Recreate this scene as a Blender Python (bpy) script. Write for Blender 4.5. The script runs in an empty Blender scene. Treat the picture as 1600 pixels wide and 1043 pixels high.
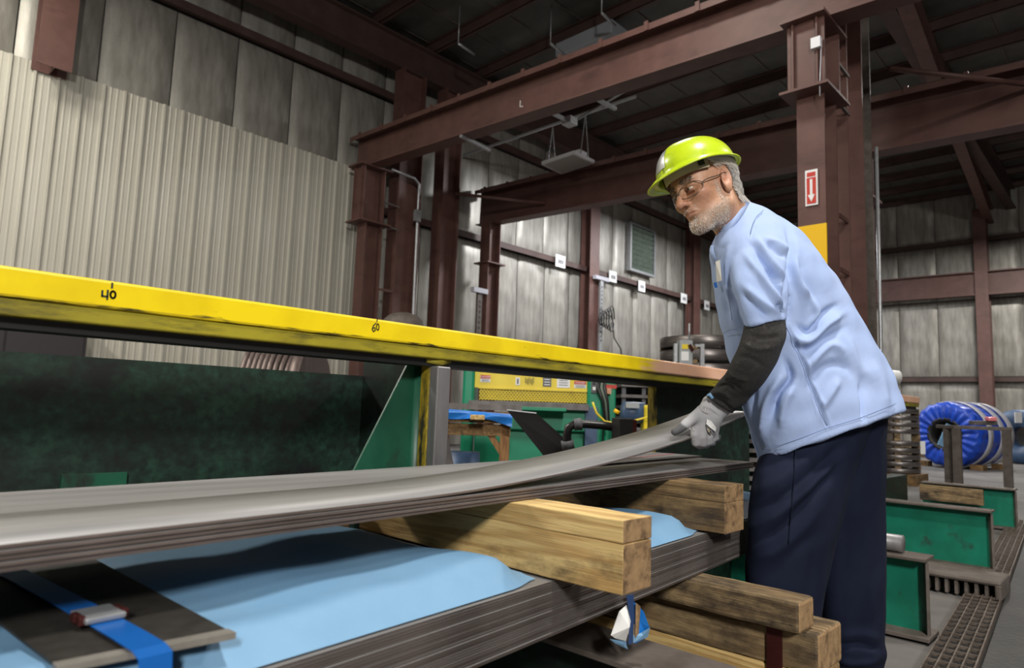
import bpy, bmesh, math, random
import numpy as np
from mathutils import Matrix, Vector
random.seed(7); rng = np.random.default_rng(7)
S = bpy.context.scene
COL = S.collection
# ------------------------------------------------------------------ camera
FPX = 1050.0; CXP, CYP = 800.0, 521.5; CZ = 0.92
_yaw, _pit, _rol = math.radians(43.5), math.radians(6.3), math.radians(2.0)
CF = np.array([math.cos(_yaw)*math.cos(_pit), math.sin(_yaw)*math.cos(_pit), math.sin(_pit)])
_r = np.array([math.sin(_yaw), -math.cos(_yaw), 0.0]); _u = np.cross(_r, CF)
CR = math.cos(_rol)*_r + math.sin(_rol)*_u
CU = -math.sin(_rol)*_r + math.cos(_rol)*_u
C0 = np.array([0, 0, CZ])
cd = bpy.data.cameras.new('camera'); cam = bpy.data.objects.new('camera', cd); COL.objects.link(cam)
cam.matrix_world = Matrix(((CR[0], CU[0], -CF[0], 0), (CR[1], CU[1], -CF[1], 0), (CR[2], CU[2], -CF[2], CZ), (0, 0, 0, 1)))
cd.sensor_width = 36.0; cd.lens = FPX/1600*36; cd.clip_start = 0.05; cd.clip_end = 200
cd.dof.use_dof = True; cd.dof.focus_distance = 2.05; cd.dof.aperture_fstop = 4.5
S.camera = cam
def ray(x, y): return CF + (x-CXP)/FPX*CR + (CYP-y)/FPX*CU
def atX(x, y, X): d = ray(x, y); return C0 + d*(X/d[0])
def atY(x, y, Y): d = ray(x, y); return C0 + d*(Y/d[1])
def atZ(x, y, Z): d = ray(x, y); return C0 + d*((Z-CZ)/d[2])
def atD(x, y, D): return C0 + ray(x, y)*D
# ------------------------------------------------------------------ world and lamps
S.view_settings.view_transform = 'Standard'; S.view_settings.look = 'None'
S.view_settings.gamma = 1.0; S.view_settings.use_curve_mapping = False
S.view_settings.exposure = -1.12
W = bpy.data.worlds.new('world'); S.world = W; W.use_nodes = True
W.node_tree.nodes['Background'].inputs[0].default_value = (0.55, 0.6, 0.7, 1)
W.node_tree.nodes['Background'].inputs[1].default_value = 0.025
def lamp(name, loc, power, size=(0.6, 1.2), col=(1, 0.97, 0.9), aim=None, spread=math.pi):
    l = bpy.data.lights.new(name, 'AREA'); l.shape = 'RECTANGLE'; l.size, l.size_y = size
    l.energy = power; l.color = col; l.spread = spread
    o = bpy.data.objects.new(name, l); COL.objects.link(o); o.location = loc
    if aim is not None:
        o.rotation_euler = (Vector(aim)-Vector(loc)).to_track_quat('-Z', 'Y').to_euler()
    return o
# high bay lamps hung over the aisles
lamp('high_bay_lamp', (0.9, -0.9, 6.8), 720, (0.5, 0.9), (1, 0.96, 0.9), aim=(1.4, 0.6, 0))
lamp('high_bay_lamp', (-4.2, -5.4, 5.0), 1700, (0.6, 1.2), (1, 0.97, 0.93), aim=(1.6, 1.0, 0.8))
lamp('high_bay_lamp', (0.3, 9.9, 7.6), 420, (0.6, 1.2), (1, 0.95, 0.84))
lamp('high_bay_lamp', (-2.6, 8.4, 7.0), 1250, (0.6, 1.2), (1, 0.95, 0.86))
lamp('high_bay_lamp', (5.2, 4.0, 7.2), 260, (0.6, 1.2), (1, 0.95, 0.86))
lamp('high_bay_lamp', (13.5, 8.6, 7.0), 1050, (0.6, 1.2), (0.96, 0.97, 1))
lamp('high_bay_lamp', (19.0, 8.8, 7.0), 950, (0.6, 1.2), (0.96, 0.97, 1))
lamp('high_bay_lamp', (13.5, 1.5, 7.0), 480, (0.6, 1.2), (1, 0.97, 0.92))
lamp('high_bay_lamp', (22.0, 2.5, 7.0), 1100, (0.6, 1.2), (1, 0.97, 0.92))
lamp('high_bay_lamp', (7.5, -3.0, 7.0), 600, (0.6, 1.2), (1, 0.97, 0.92))
# ------------------------------------------------------------------ helpers
def tag(o, label=None, cat=None, group=None, kind=None):
    if label: o['label'] = label
    if cat: o['category'] = cat
    if group: o['group'] = group
    if kind: o['kind'] = kind
    return o
def empty(name, loc, label=None, cat=None, group=None, kind=None):
    o = bpy.data.objects.new(name, None); COL.objects.link(o); o.location = loc; o.empty_display_size = 0.1
    return tag(o, label, cat, group, kind)
def put(o, parent):
    if parent is not None:
        o.parent = parent
        if parent.type == 'EMPTY':
            o.matrix_parent_inverse = Matrix.Translation(parent.location).inverted()
        elif any(abs(v) > 1e-9 for v in parent.location):
            o.matrix_parent_inverse = Matrix.Translation(parent.location).inverted()
    return o
class MB:
    def __init__(s): s.v = []; s.f = []; s.sm = []
    def add(s, vs, fs, smooth=False):
        n = len(s.v); s.v += [tuple(map(float, p)) for p in vs]; s.f += [tuple(i+n for i in f) for f in fs]; s.sm += [smooth]*len(fs); return s
    def hexa(s, p):   # 8 points: bottom 4 ccw, top 4 ccw
        return s.add(p, [(3, 2, 1, 0), (4, 5, 6, 7), (0, 1, 5, 4), (1, 2, 6, 5), (2, 3, 7, 6), (3, 0, 4, 7)])
    def box(s, x0, x1, y0, y1, z0, z1):
        return s.hexa([(x0, y0, z0), (x1, y0, z0), (x1, y1, z0), (x0, y1, z0), (x0, y0, z1), (x1, y0, z1), (x1, y1, z1), (x0, y1, z1)])
    def obox(s, c, ax, ay, az):   # centre and three half axis vectors
        c, ax, ay, az = map(np.array, (c, ax, ay, az))
        return s.hexa([c-ax-ay-az, c+ax-ay-az, c+ax+ay-az, c-ax+ay-az, c-ax-ay+az, c+ax-ay+az, c+ax+ay+az, c-ax+ay+az])
    def bar(s, p, q, w, h, up=(0, 0, 1)):
        p = np.array(p, float); q = np.array(q, float); d = q-p; L = np.linalg.norm(d); d = d/L
        up = np.array(up, float); sd = np.cross(d, up); sd /= np.linalg.norm(sd); u = np.cross(sd, d)
        return s.obox((p+q)/2, d*L/2, sd*w/2, u*h/2)
    def prism(s, poly, ext):
        n = len(poly); e = np.array(ext, float); a = [np.array(p, float) for p in poly]
        vs = a+[p+e for p in a]
        fs = [tuple(range(n))[::-1], tuple(range(n, 2*n))]+[(i, (i+1) % n, (i+1) % n+n, i+n) for i in range(n)]
        return s.add(vs, fs)
    def tube(s, pts, r, seg=10, cap=True):
        pts = [np.array(p, float) for p in pts]; n = len(pts)
        rs = r if hasattr(r, '__len__') else [r]*n
        t0 = pts[1]-pts[0]; t0 /= np.linalg.norm(t0)
        u = np.cross(t0, (0.31, 0.17, 0.93)); u /= np.linalg.norm(u); vs = []
        for i in range(n):
            t = pts[min(i+1, n-1)]-pts[max(i-1, 0)]; t /= np.linalg.norm(t)
            u = u-t*np.dot(u, t); u /= np.linalg.norm(u); w = np.cross(t, u)
            for k in range(seg):
                a = 2*math.pi*k/seg; vs.append(pts[i]+rs[i]*(math.cos(a)*u+math.sin(a)*w))
        fs = [(i*seg+k, i*seg+(k+1) % seg, (i+1)*seg+(k+1) % seg, (i+1)*seg+k) for i in range(n-1) for k in range(seg)]
        if cap: fs += [tuple(range(seg))[::-1], tuple((n-1)*seg+k for k in range(seg))]
        return s.add(vs, fs, True)
    def lathe(s, prof, c, ax, seg=48, smooth=True):   # closed profile of (radius, along axis)
        c = np.array(c, float); ax = np.array(ax, float); ax /= np.linalg.norm(ax)
        u = np.cross(ax, (0.12, 0.35, 0.9)); u /= np.linalg.norm(u); w = np.cross(ax, u); m = len(prof); vs = []
        for k in range(seg):
            a = 2*math.pi*k/seg; d = math.cos(a)*u+math.sin(a)*w
            for (r, h) in prof: vs.append(c+r*d+h*ax)
        fs = [(k*m+j, k*m+(j+1) % m, ((k+1) % seg)*m+(j+1) % m, ((k+1) % seg)*m+j) for k in range(seg) for j in range(m)]
        return s.add(vs, fs, smooth)
    def grid(s, fn, nu, nv, smooth=True):
        vs = [fn(i/nu, j/nv) for i in range(nu+1) for j in range(nv+1)]
        fs = [(i*(nv+1)+j, (i+1)*(nv+1)+j, (i+1)*(nv+1)+j+1, i*(nv+1)+j+1) for i in range(nu) for j in range(nv)]
        return s.add(vs, fs, smooth)
    def mesh(s, name):
        me = bpy.data.meshes.new(name); me.from_pydata(s.v, [], s.f); me.update()
        me.polygons.foreach_set('use_smooth', s.sm)
        bm = bmesh.new(); bm.from_mesh(me); bmesh.ops.recalc_face_normals(bm, faces=bm.faces); bm.to_mesh(me); bm.free()
        return me
    def build(s, name, mat, parent=None, bevel=0, shade=None):
        me = s.mesh(name); me.materials.append(mat)
        o = bpy.data.objects.new(name, me); COL.objects.link(o); put(o, parent)
        if bevel:
            b = o.modifiers.new('b', 'BEVEL'); b.width = bevel; b.segments = 2; b.limit_method = 'ANGLE'
        return o
def box(name, x0, x1, y0, y1, z0, z1, mat, parent=None, bevel=0): return MB().box(x0, x1, y0, y1, z0, z1).build(name, mat, parent, bevel)
def copy(o, loc, parent=None):
    c = o.copy(); COL.objects.link(c); c.location = loc
    if parent is not None: put(c, parent)
    return c
# ------------------------------------------------------------------ materials
def nt(name):
    m = bpy.data.materials.new(name); m.use_nodes = True; t = m.node_tree; b = t.nodes['Principled BSDF']
    return m, t, b
def N(t, k, **kw):
    n = t.nodes.new(k)
    for a, v in kw.items(): setattr(n, a, v)
    return n
def pm(name, c1, c2=None, scale=(4, 4, 4), rough=0.5, metal=0.0, bump=0.0, bscale=None, detail=6, stain=None, sscale=(2, 2, 2), sth=(0.5, 0.65), lo=0.35, hi=0.65, rvar=0.0, spec=None, coat=0, sheen=0):
    """two colour noise paint, with an optional third colour laid over it in patches"""
    m, t, b = nt(name); L = t.links.new
    tc = N(t, 'ShaderNodeTexCoord'); mp = N(t, 'ShaderNodeMapping'); mp.inputs['Scale'].default_value = scale
    L(tc.outputs['Object'], mp.inputs[0])
    nz = N(t, 'ShaderNodeTexNoise'); nz.inputs['Scale'].default_value = 1; nz.inputs['Detail'].default_value = detail; nz.inputs['Roughness'].default_value = 0.6
    L(mp.outputs[0], nz.inputs['Vector'])
    r = N(t, 'ShaderNodeValToRGB'); r.color_ramp.elements[0].position = lo; r.color_ramp.elements[1].position = hi
    r.color_ramp.elements[0].color = (*c1, 1); r.color_ramp.elements[1].color = (*(c2 or c1), 1)
    L(nz.outputs[0], r.inputs[0]); out = r.outputs[0]
    if stain:
        mp2 = N(t, 'ShaderNodeMapping'); mp2.inputs['Scale'].default_value = sscale; mp2.inputs['Location'].default_value = (3.1, 7.7, 1.3)
        L(tc.outputs['Object'], mp2.inputs[0])
        n2 = N(t, 'ShaderNodeTexNoise'); n2.inputs['Scale'].default_value = 1; n2.inputs['Detail'].default_value = 8; n2.inputs['Roughness'].default_value = 0.65
        L(mp2.outputs[0], n2.inputs['Vector'])
        r2 = N(t, 'ShaderNodeValToRGB'); r2.color_ramp.elements[0].position = sth[0]; r2.color_ramp.elements[1].position = sth[1]
        L(n2.outputs[0], r2.inputs[0])
        mx = N(t, 'ShaderNodeMix', data_type='RGBA'); L(r2.outputs[0], mx.inputs[0]); L(out, mx.inputs[6]); mx.inputs[7].default_value = (*stain, 1)
        out = mx.outputs[2]
    L(out, b.inputs['Base Color'])
    b.inputs['Roughness'].default_value = rough; b.inputs['Metallic'].default_value = metal
    if spec is not None: b.inputs['Specular IOR Level'].default_value = spec
    if coat: b.inputs['Coat Weight'].default_value = coat
    if sheen: b.inputs['Sheen Weight'].default_value = sheen
    if rvar:
        mr = N(t, 'ShaderNodeMapRange'); mr.inputs[3].default_value = rough-rvar; mr.inputs[4].default_value = rough+rvar
        L(nz.outputs[0], mr.inputs[0]); L(mr.outputs[0], b.inputs['Roughness'])
    if bump:
        src = nz
        if bscale:
            mp3 = N(t, 'ShaderNodeMapping'); mp3.inputs['Scale'].default_value = bscale; L(tc.outputs['Object'], mp3.inputs[0])
            src = N(t, 'ShaderNodeTexNoise'); src.inputs['Scale'].default_value = 1; src.inputs['Detail'].default_value = 4; L(mp3.outputs[0], src.inputs['Vector'])
        bp = N(t, 'ShaderNodeBump'); bp.inputs['Strength'].default_value = bump; bp.inputs['Distance'].default_value = 0.01
        L(src.outputs[0], bp.inputs['Height']); L(bp.outputs[0], b.inputs['Normal'])
    return m
def wood(name, light, dark, along, stain=(0.03, 0.02, 0.012), amount=0.52, ring=26):
    """sawn timber: bands stretched along the grain, stains and pores"""
    m, t, b = nt(name); L = t.links.new
    tc = N(t, 'ShaderNodeTexCoord'); mp = N(t, 'ShaderNodeMapping')
    sc = [ring]*3; sc[along] = ring*0.07; mp.inputs['Scale'].default_value = sc; L(tc.outputs['Object'], mp.inputs[0])
    nz = N(t, 'ShaderNodeTexNoise'); nz.inputs['Scale'].default_value = 0.5; nz.inputs['Detail'].default_value = 3; L(mp.outputs[0], nz.inputs['Vector'])
    wv = N(t, 'ShaderNodeMath', operation='MULTIPLY'); wv.inputs[1].default_value = 40; L(nz.outputs[0], wv.inputs[0])
    sn = N(t, 'ShaderNodeMath', operation='SINE'); L(wv.outputs[0], sn.inputs[0])
    r = N(t, 'ShaderNodeValToRGB'); r.color_ramp.elements[0].color = (*dark, 1); r.color_ramp.elements[1].color = (*light, 1)
    r.color_ramp.elements[0].position = 0.0; r.color_ramp.elements[1].position = 0.75
    mr = N(t, 'ShaderNodeMapRange'); mr.inputs[1].default_value = -1; L(sn.outputs[0], mr.inputs[0]); L(mr.outputs[0], r.inputs[0])
    fp = N(t, 'ShaderNodeMapping'); s2 = [300]*3; s2[along] = 9; fp.inputs['Scale'].default_value = s2; L(tc.outputs['Object'], fp.inputs[0])
    n3 = N(t, 'ShaderNodeTexNoise'); n3.inputs['Scale'].default_value = 1; L(fp.outputs[0], n3.inputs['Vector'])
    st = N(t, 'ShaderNodeMapping'); s3 = [9]*3; s3[along] = 4; st.inputs['Scale'].default_value = s3; L(tc.outputs['Object'], st.inputs[0])
    n2 = N(t, 'ShaderNodeTexNoise'); n2.inputs['Scale'].default_value = 1; n2.inputs['Detail'].default_value = 8; n2.inputs['Roughness'].default_value = 0.7; L(st.outputs[0], n2.inputs['Vector'])
    r2 = N(t, 'ShaderNodeValToRGB'); r2.color_ramp.elements[0].position = amount; r2.color_ramp.elements[1].position = amount+0.2; L(n2.outputs[0], r2.inputs[0])
    mx = N(t, 'ShaderNodeMix', data_type='RGBA'); L(r2.outputs[0], mx.inputs[0]); L(r.outputs[0], mx.inputs[6]); mx.inputs[7].default_value = (*stain, 1)
    m2 = N(t, 'ShaderNodeMix', data_type='RGBA', blend_type='MULTIPLY'); m2.inputs[0].default_value = 0.35; L(mx.outputs[2], m2.inputs[6]); L(n3.outputs[0], m2.inputs[7])
    L(m2.outputs[2], b.inputs['Base Color']); b.inputs['Roughness'].default_value = 0.8
    bp = N(t, 'ShaderNodeBump'); bp.inputs['Strength'].default_value = 0.35; bp.inputs['Distance'].default_value = 0.004; L(n3.outputs[0], bp.inputs['Height']); L(bp.outputs[0], b.inputs['Normal'])
    return m
def flat(name, c, rough=0.6, metal=0.0, emit=0):
    m, t, b = nt(name); b.inputs['Base Color'].default_value = (*c, 1); b.inputs['Roughness'].default_value = rough; b.inputs['Metallic'].default_value = metal
    return m
M = {}
M['concrete'] = pm('concrete', (0.095, 0.088, 0.082), (0.165, 0.153, 0.143), (1.2, 1.2, 1.2), 0.75, bump=0.1, stain=(0.09, 0.085, 0.08), sscale=(0.7, 0.7, 0.7))
M['primer'] = pm('primer', (0.10, 0.047, 0.038), (0.135, 0.064, 0.052), (3, 3, 3), 0.55, stain=(0.07, 0.03, 0.026), sscale=(1.5, 1.5, 4), sth=(0.55, 0.75))
M['primer_dark'] = pm('primer_dark', (0.055, 0.03, 0.026), (0.08, 0.045, 0.038), (3, 3, 3), 0.6)
M['cladding'] = pm('cladding', (0.45, 0.43, 0.365), (0.51, 0.49, 0.425), (1.5, 1.5, 0.4), 0.42, stain=(0.36, 0.33, 0.27), sscale=(0.9, 0.9, 0.35), sth=(0.5, 0.78), spec=0.4)
M['insul'] = pm('insul', (0.235, 0.222, 0.195), (0.38, 0.365, 0.325), (6, 6, 1.2), 0.46, metal=0.3, bump=0.5, bscale=(9, 9, 3), stain=(0.2, 0.18, 0.15), sscale=(0.8, 0.8, 0.5), sth=(0.5, 0.75))
M['deck'] = pm('deck', (0.06, 0.06, 0.052), (0.095, 0.092, 0.08), (2, 2, 2), 0.6)
M['plate'] = pm('plate', (0.27, 0.265, 0.262), (0.33, 0.325, 0.322), (1.2, 40, 30), 0.45, metal=0.35, rvar=0.08, stain=(0.2, 0.196, 0.194), sscale=(1.5, 22, 10), sth=(0.45, 0.8))
M['edge'] = pm('edge', (0.13, 0.1, 0.088), (0.25, 0.2, 0.18), (2, 60, 90), 0.5, metal=0.5)
M['edge2'] = pm('edge2', (0.095, 0.075, 0.066), (0.19, 0.155, 0.14), (2, 60, 90), 0.5, metal=0.5)
M['paper'] = pm('paper', (0.15, 0.30, 0.47), (0.18, 0.34, 0.51), (5, 5, 5), 0.55, bump=0.15, bscale=(14, 14, 14))
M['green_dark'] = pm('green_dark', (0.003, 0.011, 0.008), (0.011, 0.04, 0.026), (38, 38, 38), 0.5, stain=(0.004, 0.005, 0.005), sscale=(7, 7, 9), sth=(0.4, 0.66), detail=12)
M['green_mid'] = pm('green_mid', (0.006, 0.06, 0.032), (0.012, 0.085, 0.048), (6, 6, 6), 0.45, stain=(0.015, 0.02, 0.018), sscale=(6, 6, 3), sth=(0.5, 0.62))
M['green'] = pm('green', (0.004, 0.125, 0.075), (0.006, 0.18, 0.11), (5, 5, 5), 0.4, stain=(0.02, 0.05, 0.04), sscale=(8, 8, 8), sth=(0.58, 0.7))
M['green_machine'] = pm('green_machine', (0.004, 0.2, 0.1), (0.005, 0.25, 0.13), (3, 3, 3), 0.4)
M['steel'] = pm('steel', (0.27, 0.26, 0.26), (0.36, 0.35, 0.35), (20, 20, 4), 0.4, metal=0.7)
M['matt_black'] = flat('matt_black', (0.014, 0.013, 0.013), 0.95)
M['matt_black'].node_tree.nodes['Principled BSDF'].inputs['Specular IOR Level'].default_value = 0.08
M['cab'] = flat('cab', (0.025, 0.02, 0.022), 0.6)
M['steel_dark'] = pm('steel_dark', (0.1, 0.09, 0.085), (0.17, 0.155, 0.15), (8, 8, 8), 0.5, metal=0.4)
M['rust'] = pm('rust', (0.085, 0.068, 0.057), (0.135, 0.113, 0.097), (10, 10, 10), 0.65, metal=0.2)
M['galv'] = pm('galv', (0.36, 0.37, 0.38), (0.46, 0.47, 0.48), (20, 20, 20), 0.4, metal=0.6)
M['yellow_dirty'] = pm('yellow_dirty', (0.3, 0.22, 0.01), (0.42, 0.31, 0.012), (9, 9, 9), 0.5, stain=(0.02, 0.02, 0.012), sscale=(30, 30, 9), sth=(0.4, 0.6))
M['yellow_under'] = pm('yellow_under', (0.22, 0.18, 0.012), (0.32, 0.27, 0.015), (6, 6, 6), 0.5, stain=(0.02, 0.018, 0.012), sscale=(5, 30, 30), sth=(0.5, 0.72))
M['yellow_guard'] = pm('yellow_guard', (0.72, 0.55, 0.02), (0.8, 0.62, 0.03), (4, 4, 4), 0.4, stain=(0.5, 0.36, 0.03), sscale=(5, 5, 5), sth=(0.6, 0.75))
M['yellow_band'] = flat('yellow_band', (0.85, 0.5, 0.0), 0.45)
M['white'] = flat('white', (0.82, 0.82, 0.8), 0.5)
M['sign_white'] = flat('sign_white', (0.8, 0.8, 0.8), 0.5)
M['sign_red'] = flat('sign_red', (0.55, 0.04, 0.025), 0.5)
M['ink'] = flat('ink', (0.02, 0.025, 0.02), 0.6)
M['ink_grey'] = flat('ink_grey', (0.12, 0.12, 0.13), 0.6)
M['black'] = flat('black', (0.012, 0.012, 0.012), 0.5)
M['rubber'] = flat('rubber', (0.02, 0.018, 0.018), 0.35)
M['fixture'] = flat('fixture', (0.75, 0.75, 0.78), 0.4)
M['diffuser'] = flat('diffuser', (0.38, 0.36, 0.32), 0.5)
M['blue'] = pm('blue', (0.006, 0.05, 0.42), (0.01, 0.075, 0.55), (5, 5, 5), 0.4, bump=0.6, bscale=(14, 14, 14))
M['blue_strap'] = flat('blue_strap', (0.008, 0.1, 0.37), 0.3)
M['navy_strap'] = flat('navy_strap', (0.02, 0.05, 0.14), 0.35)
M['blue_motor'] = pm('blue_motor', (0.04, 0.075, 0.15), (0.06, 0.11, 0.2), (9, 9, 9), 0.45)
M['tarp'] = pm('tarp', (0.01, 0.16, 0.55), (0.015, 0.2, 0.65), (5, 5, 5), 0.35)
M['board'] = pm('board', (0.016, 0.014, 0.011), (0.028, 0.024, 0.019), (40, 40, 40), 0.6)
M['board_edge'] = pm('board_edge', (0.15, 0.14, 0.12), (0.2, 0.185, 0.16), (30, 30, 30), 0.6)
M['wood_y'] = wood('wood_y', (0.74, 0.52, 0.21), (0.52, 0.32, 0.11), 1, stain=(0.12, 0.075, 0.03), amount=0.54)
M['wood_b'] = wood('wood_b', (0.27, 0.17, 0.07), (0.15, 0.085, 0.032), 1, amount=0.46)
M['wood_g'] = wood('wood_g', (0.34, 0.235, 0.115), (0.19, 0.12, 0.055), 1, amount=0.44, ring=34)
M['wood_x'] = wood('wood_x', (0.27, 0.16, 0.06), (0.16, 0.085, 0.03), 0, amount=0.48)
M['wood_z'] = wood('wood_z', (0.33, 0.17, 0.06), (0.22, 0.1, 0.035), 2, amount=0.6)
M['wood_end'] = pm('wood_end', (0.22, 0.135, 0.062), (0.32, 0.2, 0.095), (60, 60, 60), 0.8, stain=(0.1, 0.055, 0.025), sscale=(30, 30, 30))
M['strap_red'] = pm('strap_red', (0.075, 0.02, 0.018), (0.11, 0.03, 0.028), (9, 9, 9), 0.3, metal=0.5)
M['copper'] = pm('copper', (0.55, 0.25, 0.13), (0.7, 0.38, 0.24), (30, 30, 30), 0.5)
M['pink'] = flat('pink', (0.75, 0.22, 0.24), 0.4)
M['grate'] = pm('grate', (0.09, 0.07, 0.056), (0.15, 0.122, 0.1), (20, 20, 20), 0.6, metal=0.3)
M['pit'] = flat('pit', (0.02, 0.018, 0.016), 0.9)
M['tread'] = pm('tread', (0.03, 0.03, 0.03), (0.055, 0.053, 0.05), (3, 3, 3), 0.6, metal=0.2, bump=0.5, bscale=(40, 40, 40))
M['coil'] = pm('coil', (0.13, 0.115, 0.11), (0.22, 0.2, 0.19), (3, 3, 60), 0.35, metal=0.7)
M['coil_x'] = pm('coil_x', (0.1, 0.075, 0.068), (0.17, 0.13, 0.12), (60, 3, 3), 0.4, metal=0.5)
M['grey_box'] = flat('grey_box', (0.33, 0.35, 0.36), 0.5)
M['wrap'] = flat('wrap', (0.5, 0.5, 0.55), 0.25)
M['louver'] = pm('louver', (0.1, 0.13, 0.1), (0.15, 0.19, 0.15), (6, 6, 6), 0.5)
M['skylight'] = flat('skylight', (0.3, 0.32, 0.34), 0.5)
# yellow painted rail, bare and coppery towards its far end, scraped along the lower edge
def rail_mat():
    m, t, b = nt('rail_yellow'); L = t.links.new
    tc = N(t, 'ShaderNodeTexCoord'); sx = N(t, 'ShaderNodeSeparateXYZ'); L(tc.outputs['Object'], sx.inputs[0])
    nz = N(t, 'ShaderNodeTexNoise'); nz.inputs['Scale'].default_value = 6; nz.inputs['Detail'].default_value = 8; L(tc.outputs['Object'], nz.inputs['Vector'])
    r = N(t, 'ShaderNodeValToRGB'); r.color_ramp.elements[0].color = (0.62, 0.44, 0.002, 1); r.color_ramp.elements[1].color = (0.8, 0.6, 0.004, 1)
    r.color_ramp.elements[0].position = 0.3; r.color_ramp.elements[1].position = 0.6; L(nz.outputs[0], r.inputs[0])
    mp = N(t, 'ShaderNodeMapping'); mp.inputs['Scale'].default_value = (9, 60, 60); L(tc.outputs['Object'], mp.inputs[0])
    n2 = N(t, 'ShaderNodeTexNoise'); n2.inputs['Scale'].default_value = 1; n2.inputs['Detail'].default_value = 6; L(mp.outputs[0], n2.inputs['Vector'])
    # scrapes gather at the lower edge
    mr = N(t, 'ShaderNodeMapRange'); mr.inputs[1].default_value = 1.086; mr.inputs[2].default_value = 1.108; mr.inputs[3].default_value = 0.07; mr.inputs[4].default_value = -0.14; L(sx.outputs[2], mr.inputs[0])
    ad = N(t, 'ShaderNodeMath', operation='ADD'); L(n2.outputs[0], ad.inputs[0]); L(mr.outputs[0], ad.inputs[1])
    r2 = N(t, 'ShaderNodeValToRGB'); r2.color_ramp.elements[0].position = 0.56; r2.color_ramp.elements[1].position = 0.66; L(ad.outputs[0], r2.inputs[0])
    mx = N(t, 'ShaderNodeMix', data_type='RGBA'); L(r2.outputs[0], mx.inputs[0]); L(r.outputs[0], mx.inputs[6]); mx.inputs[7].default_value = (0.06, 0.045, 0.01, 1)
    # worn copper coloured end
    m3 = N(t, 'ShaderNodeMapRange'); m3.inputs[1].default_value = 2.15; m3.inputs[2].default_value = 2.75; m3.inputs[3].default_value = -0.4; m3.inputs[4].default_value = 0.6; L(sx.outputs[0], m3.inputs[0])
    a3 = N(t, 'ShaderNodeMath', operation='ADD'); L(n2.outputs[0], a3.inputs[0]); L(m3.outputs[0], a3.inputs[1])
    r3 = N(t, 'ShaderNodeValToRGB'); r3.color_ramp.elements[0].position = 0.45; r3.color_ramp.elements[1].position = 0.7; L(a3.outputs[0], r3.inputs[0])
    rc = N(t, 'ShaderNodeValToRGB'); rc.color_ramp.elements[0].color = (0.62, 0.3, 0.16, 1); rc.color_ramp.elements[1].color = (0.85, 0.55, 0.4, 1); L(nz.outputs[0], rc.inputs[0])
    mz = N(t, 'ShaderNodeMix', data_type='RGBA'); L(r3.outputs[0], mz.inputs[0]); L(mx.outputs[2], mz.inputs[6]); L(rc.outputs[0], mz.inputs[7])
    L(mz.outputs[2], b.inputs['Base Color']); b.inputs['Roughness'].default_value = 0.42
    return m
M['rail'] = rail_mat()
# ================================================================== THE SETTING
tag(box('floor', -8, 28, -9, 12.3, -0.12, 0.0, M['concrete']), kind='structure')
def corr_profile(w):
    """ribbed sheet profile over width w: one tall rib each foot with two low ribs between"""
    pts = []
    n = round(w/0.305)
    for i in range(n):
        x = i*0.305
        pts += [(x, 0), (x+0.016, -0.034), (x+0.046, -0.034), (x+0.062, 0), (x+0.12, 0), (x+0.128, -0.007), (x+0.146, -0.007), (x+0.154, 0), (x+0.212, 0), (x+0.22, -0.007), (x+0.238, -0.007), (x+0.246, 0)]
    pts.append((w, 0)); return pts
wl = tag(box('wall_left', -8, 28, 12.08, 12.25, 0, 9.0, M['steel_dark']), kind='structure')
prof = corr_profile(0.915)
me = MB().grid(lambda u, v: (prof[round(u*(len(prof)-1))][0], 11.92+prof[round(u*(len(prof)-1))][1], v*5.84), len(prof)-1, 1, False).mesh('cladding_panel')
me.materials.append(M['cladding'])
for i in range(15):
    o = bpy.data.objects.new('cladding_panel', me); COL.objects.link(o); put(o, wl); o.location = (-6.0+i*0.915, -0.004*(i % 2), 0)
def pillow(w, h, bulge):
    """one foil faced insulation bay, tucked in at its seams"""
    def fn(u, v):
        k = (1-abs(2*u-1)**6)*(1-abs(2*v-1)**10)
        return (u*w, -bulge*k-0.006*math.sin(9*v*h+5*u)*k, v*h)
    m = MB().grid(fn, 12, 12).mesh('insulation_panel'); m.materials.append(M['insul']); return m
def insul_row(parent, x0, n, w, z0, z1, y=12.02, face='Y', xw=None):
    m = pillow(w-0.02, z1-z0, 0.07)
    for i in range(n):
        o = bpy.data.objects.new('insulation_panel', m); COL.objects.link(o); put(o, parent)
        if face == 'Y': o.location = (x0+i*w, y, z0)
        else: o.location = (xw, x0+i*w, z0); o.rotation_euler = (0, 0, -math.pi/2)
insul_row(wl, -4.9, 29, 1.1, 5.1, 7.6); insul_row(wl, -4.9, 29, 1.1, 7.72, 8.95)
insul_row(wl, 8.4, 17, 1.1, 2.6, 5.0); insul_row(wl, 8.4, 17, 1.1, 0.02, 2.5)
for z in (2.55, 5.06, 7.66):
    g = MB(); g.box(-6 if z > 6 else 7.8, 27, 11.78, 12.0, z-0.02, z+0.06); g.box(-6 if z > 6 else 7.8, 27, 11.76, 11.78, z-0.09, z+0.06)
    g.build('girt', M['primer_dark'], wl)
wf = tag(box('wall_far', 27.1, 27.25, -9, 12.1, 0, 9.0, M['steel_dark']), kind='structure')
for (z0, z1) in ((0.02, 2.35), (2.52, 5.1), (5.15, 7.05), (7.22, 8.95)):
    m = pillow(1.18, z1-z0, 0.07)
    for i in range(17):
        o = bpy.data.objects.new('insulation_panel', m); COL.objects.link(o); put(o, wf)
        o.rotation_euler = (0, 0, -math.pi/2); o.location = (27.06, -8+1.2*(i+1), z0)
for z in (2.43, 7.13):
    MB().box(26.8, 27.05, -9, 11.9, z-0.03, z+0.05).box(26.78, 26.8, -9, 11.9, z-0.1, z+0.05).build('girt', M['primer_dark'], wf)
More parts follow.
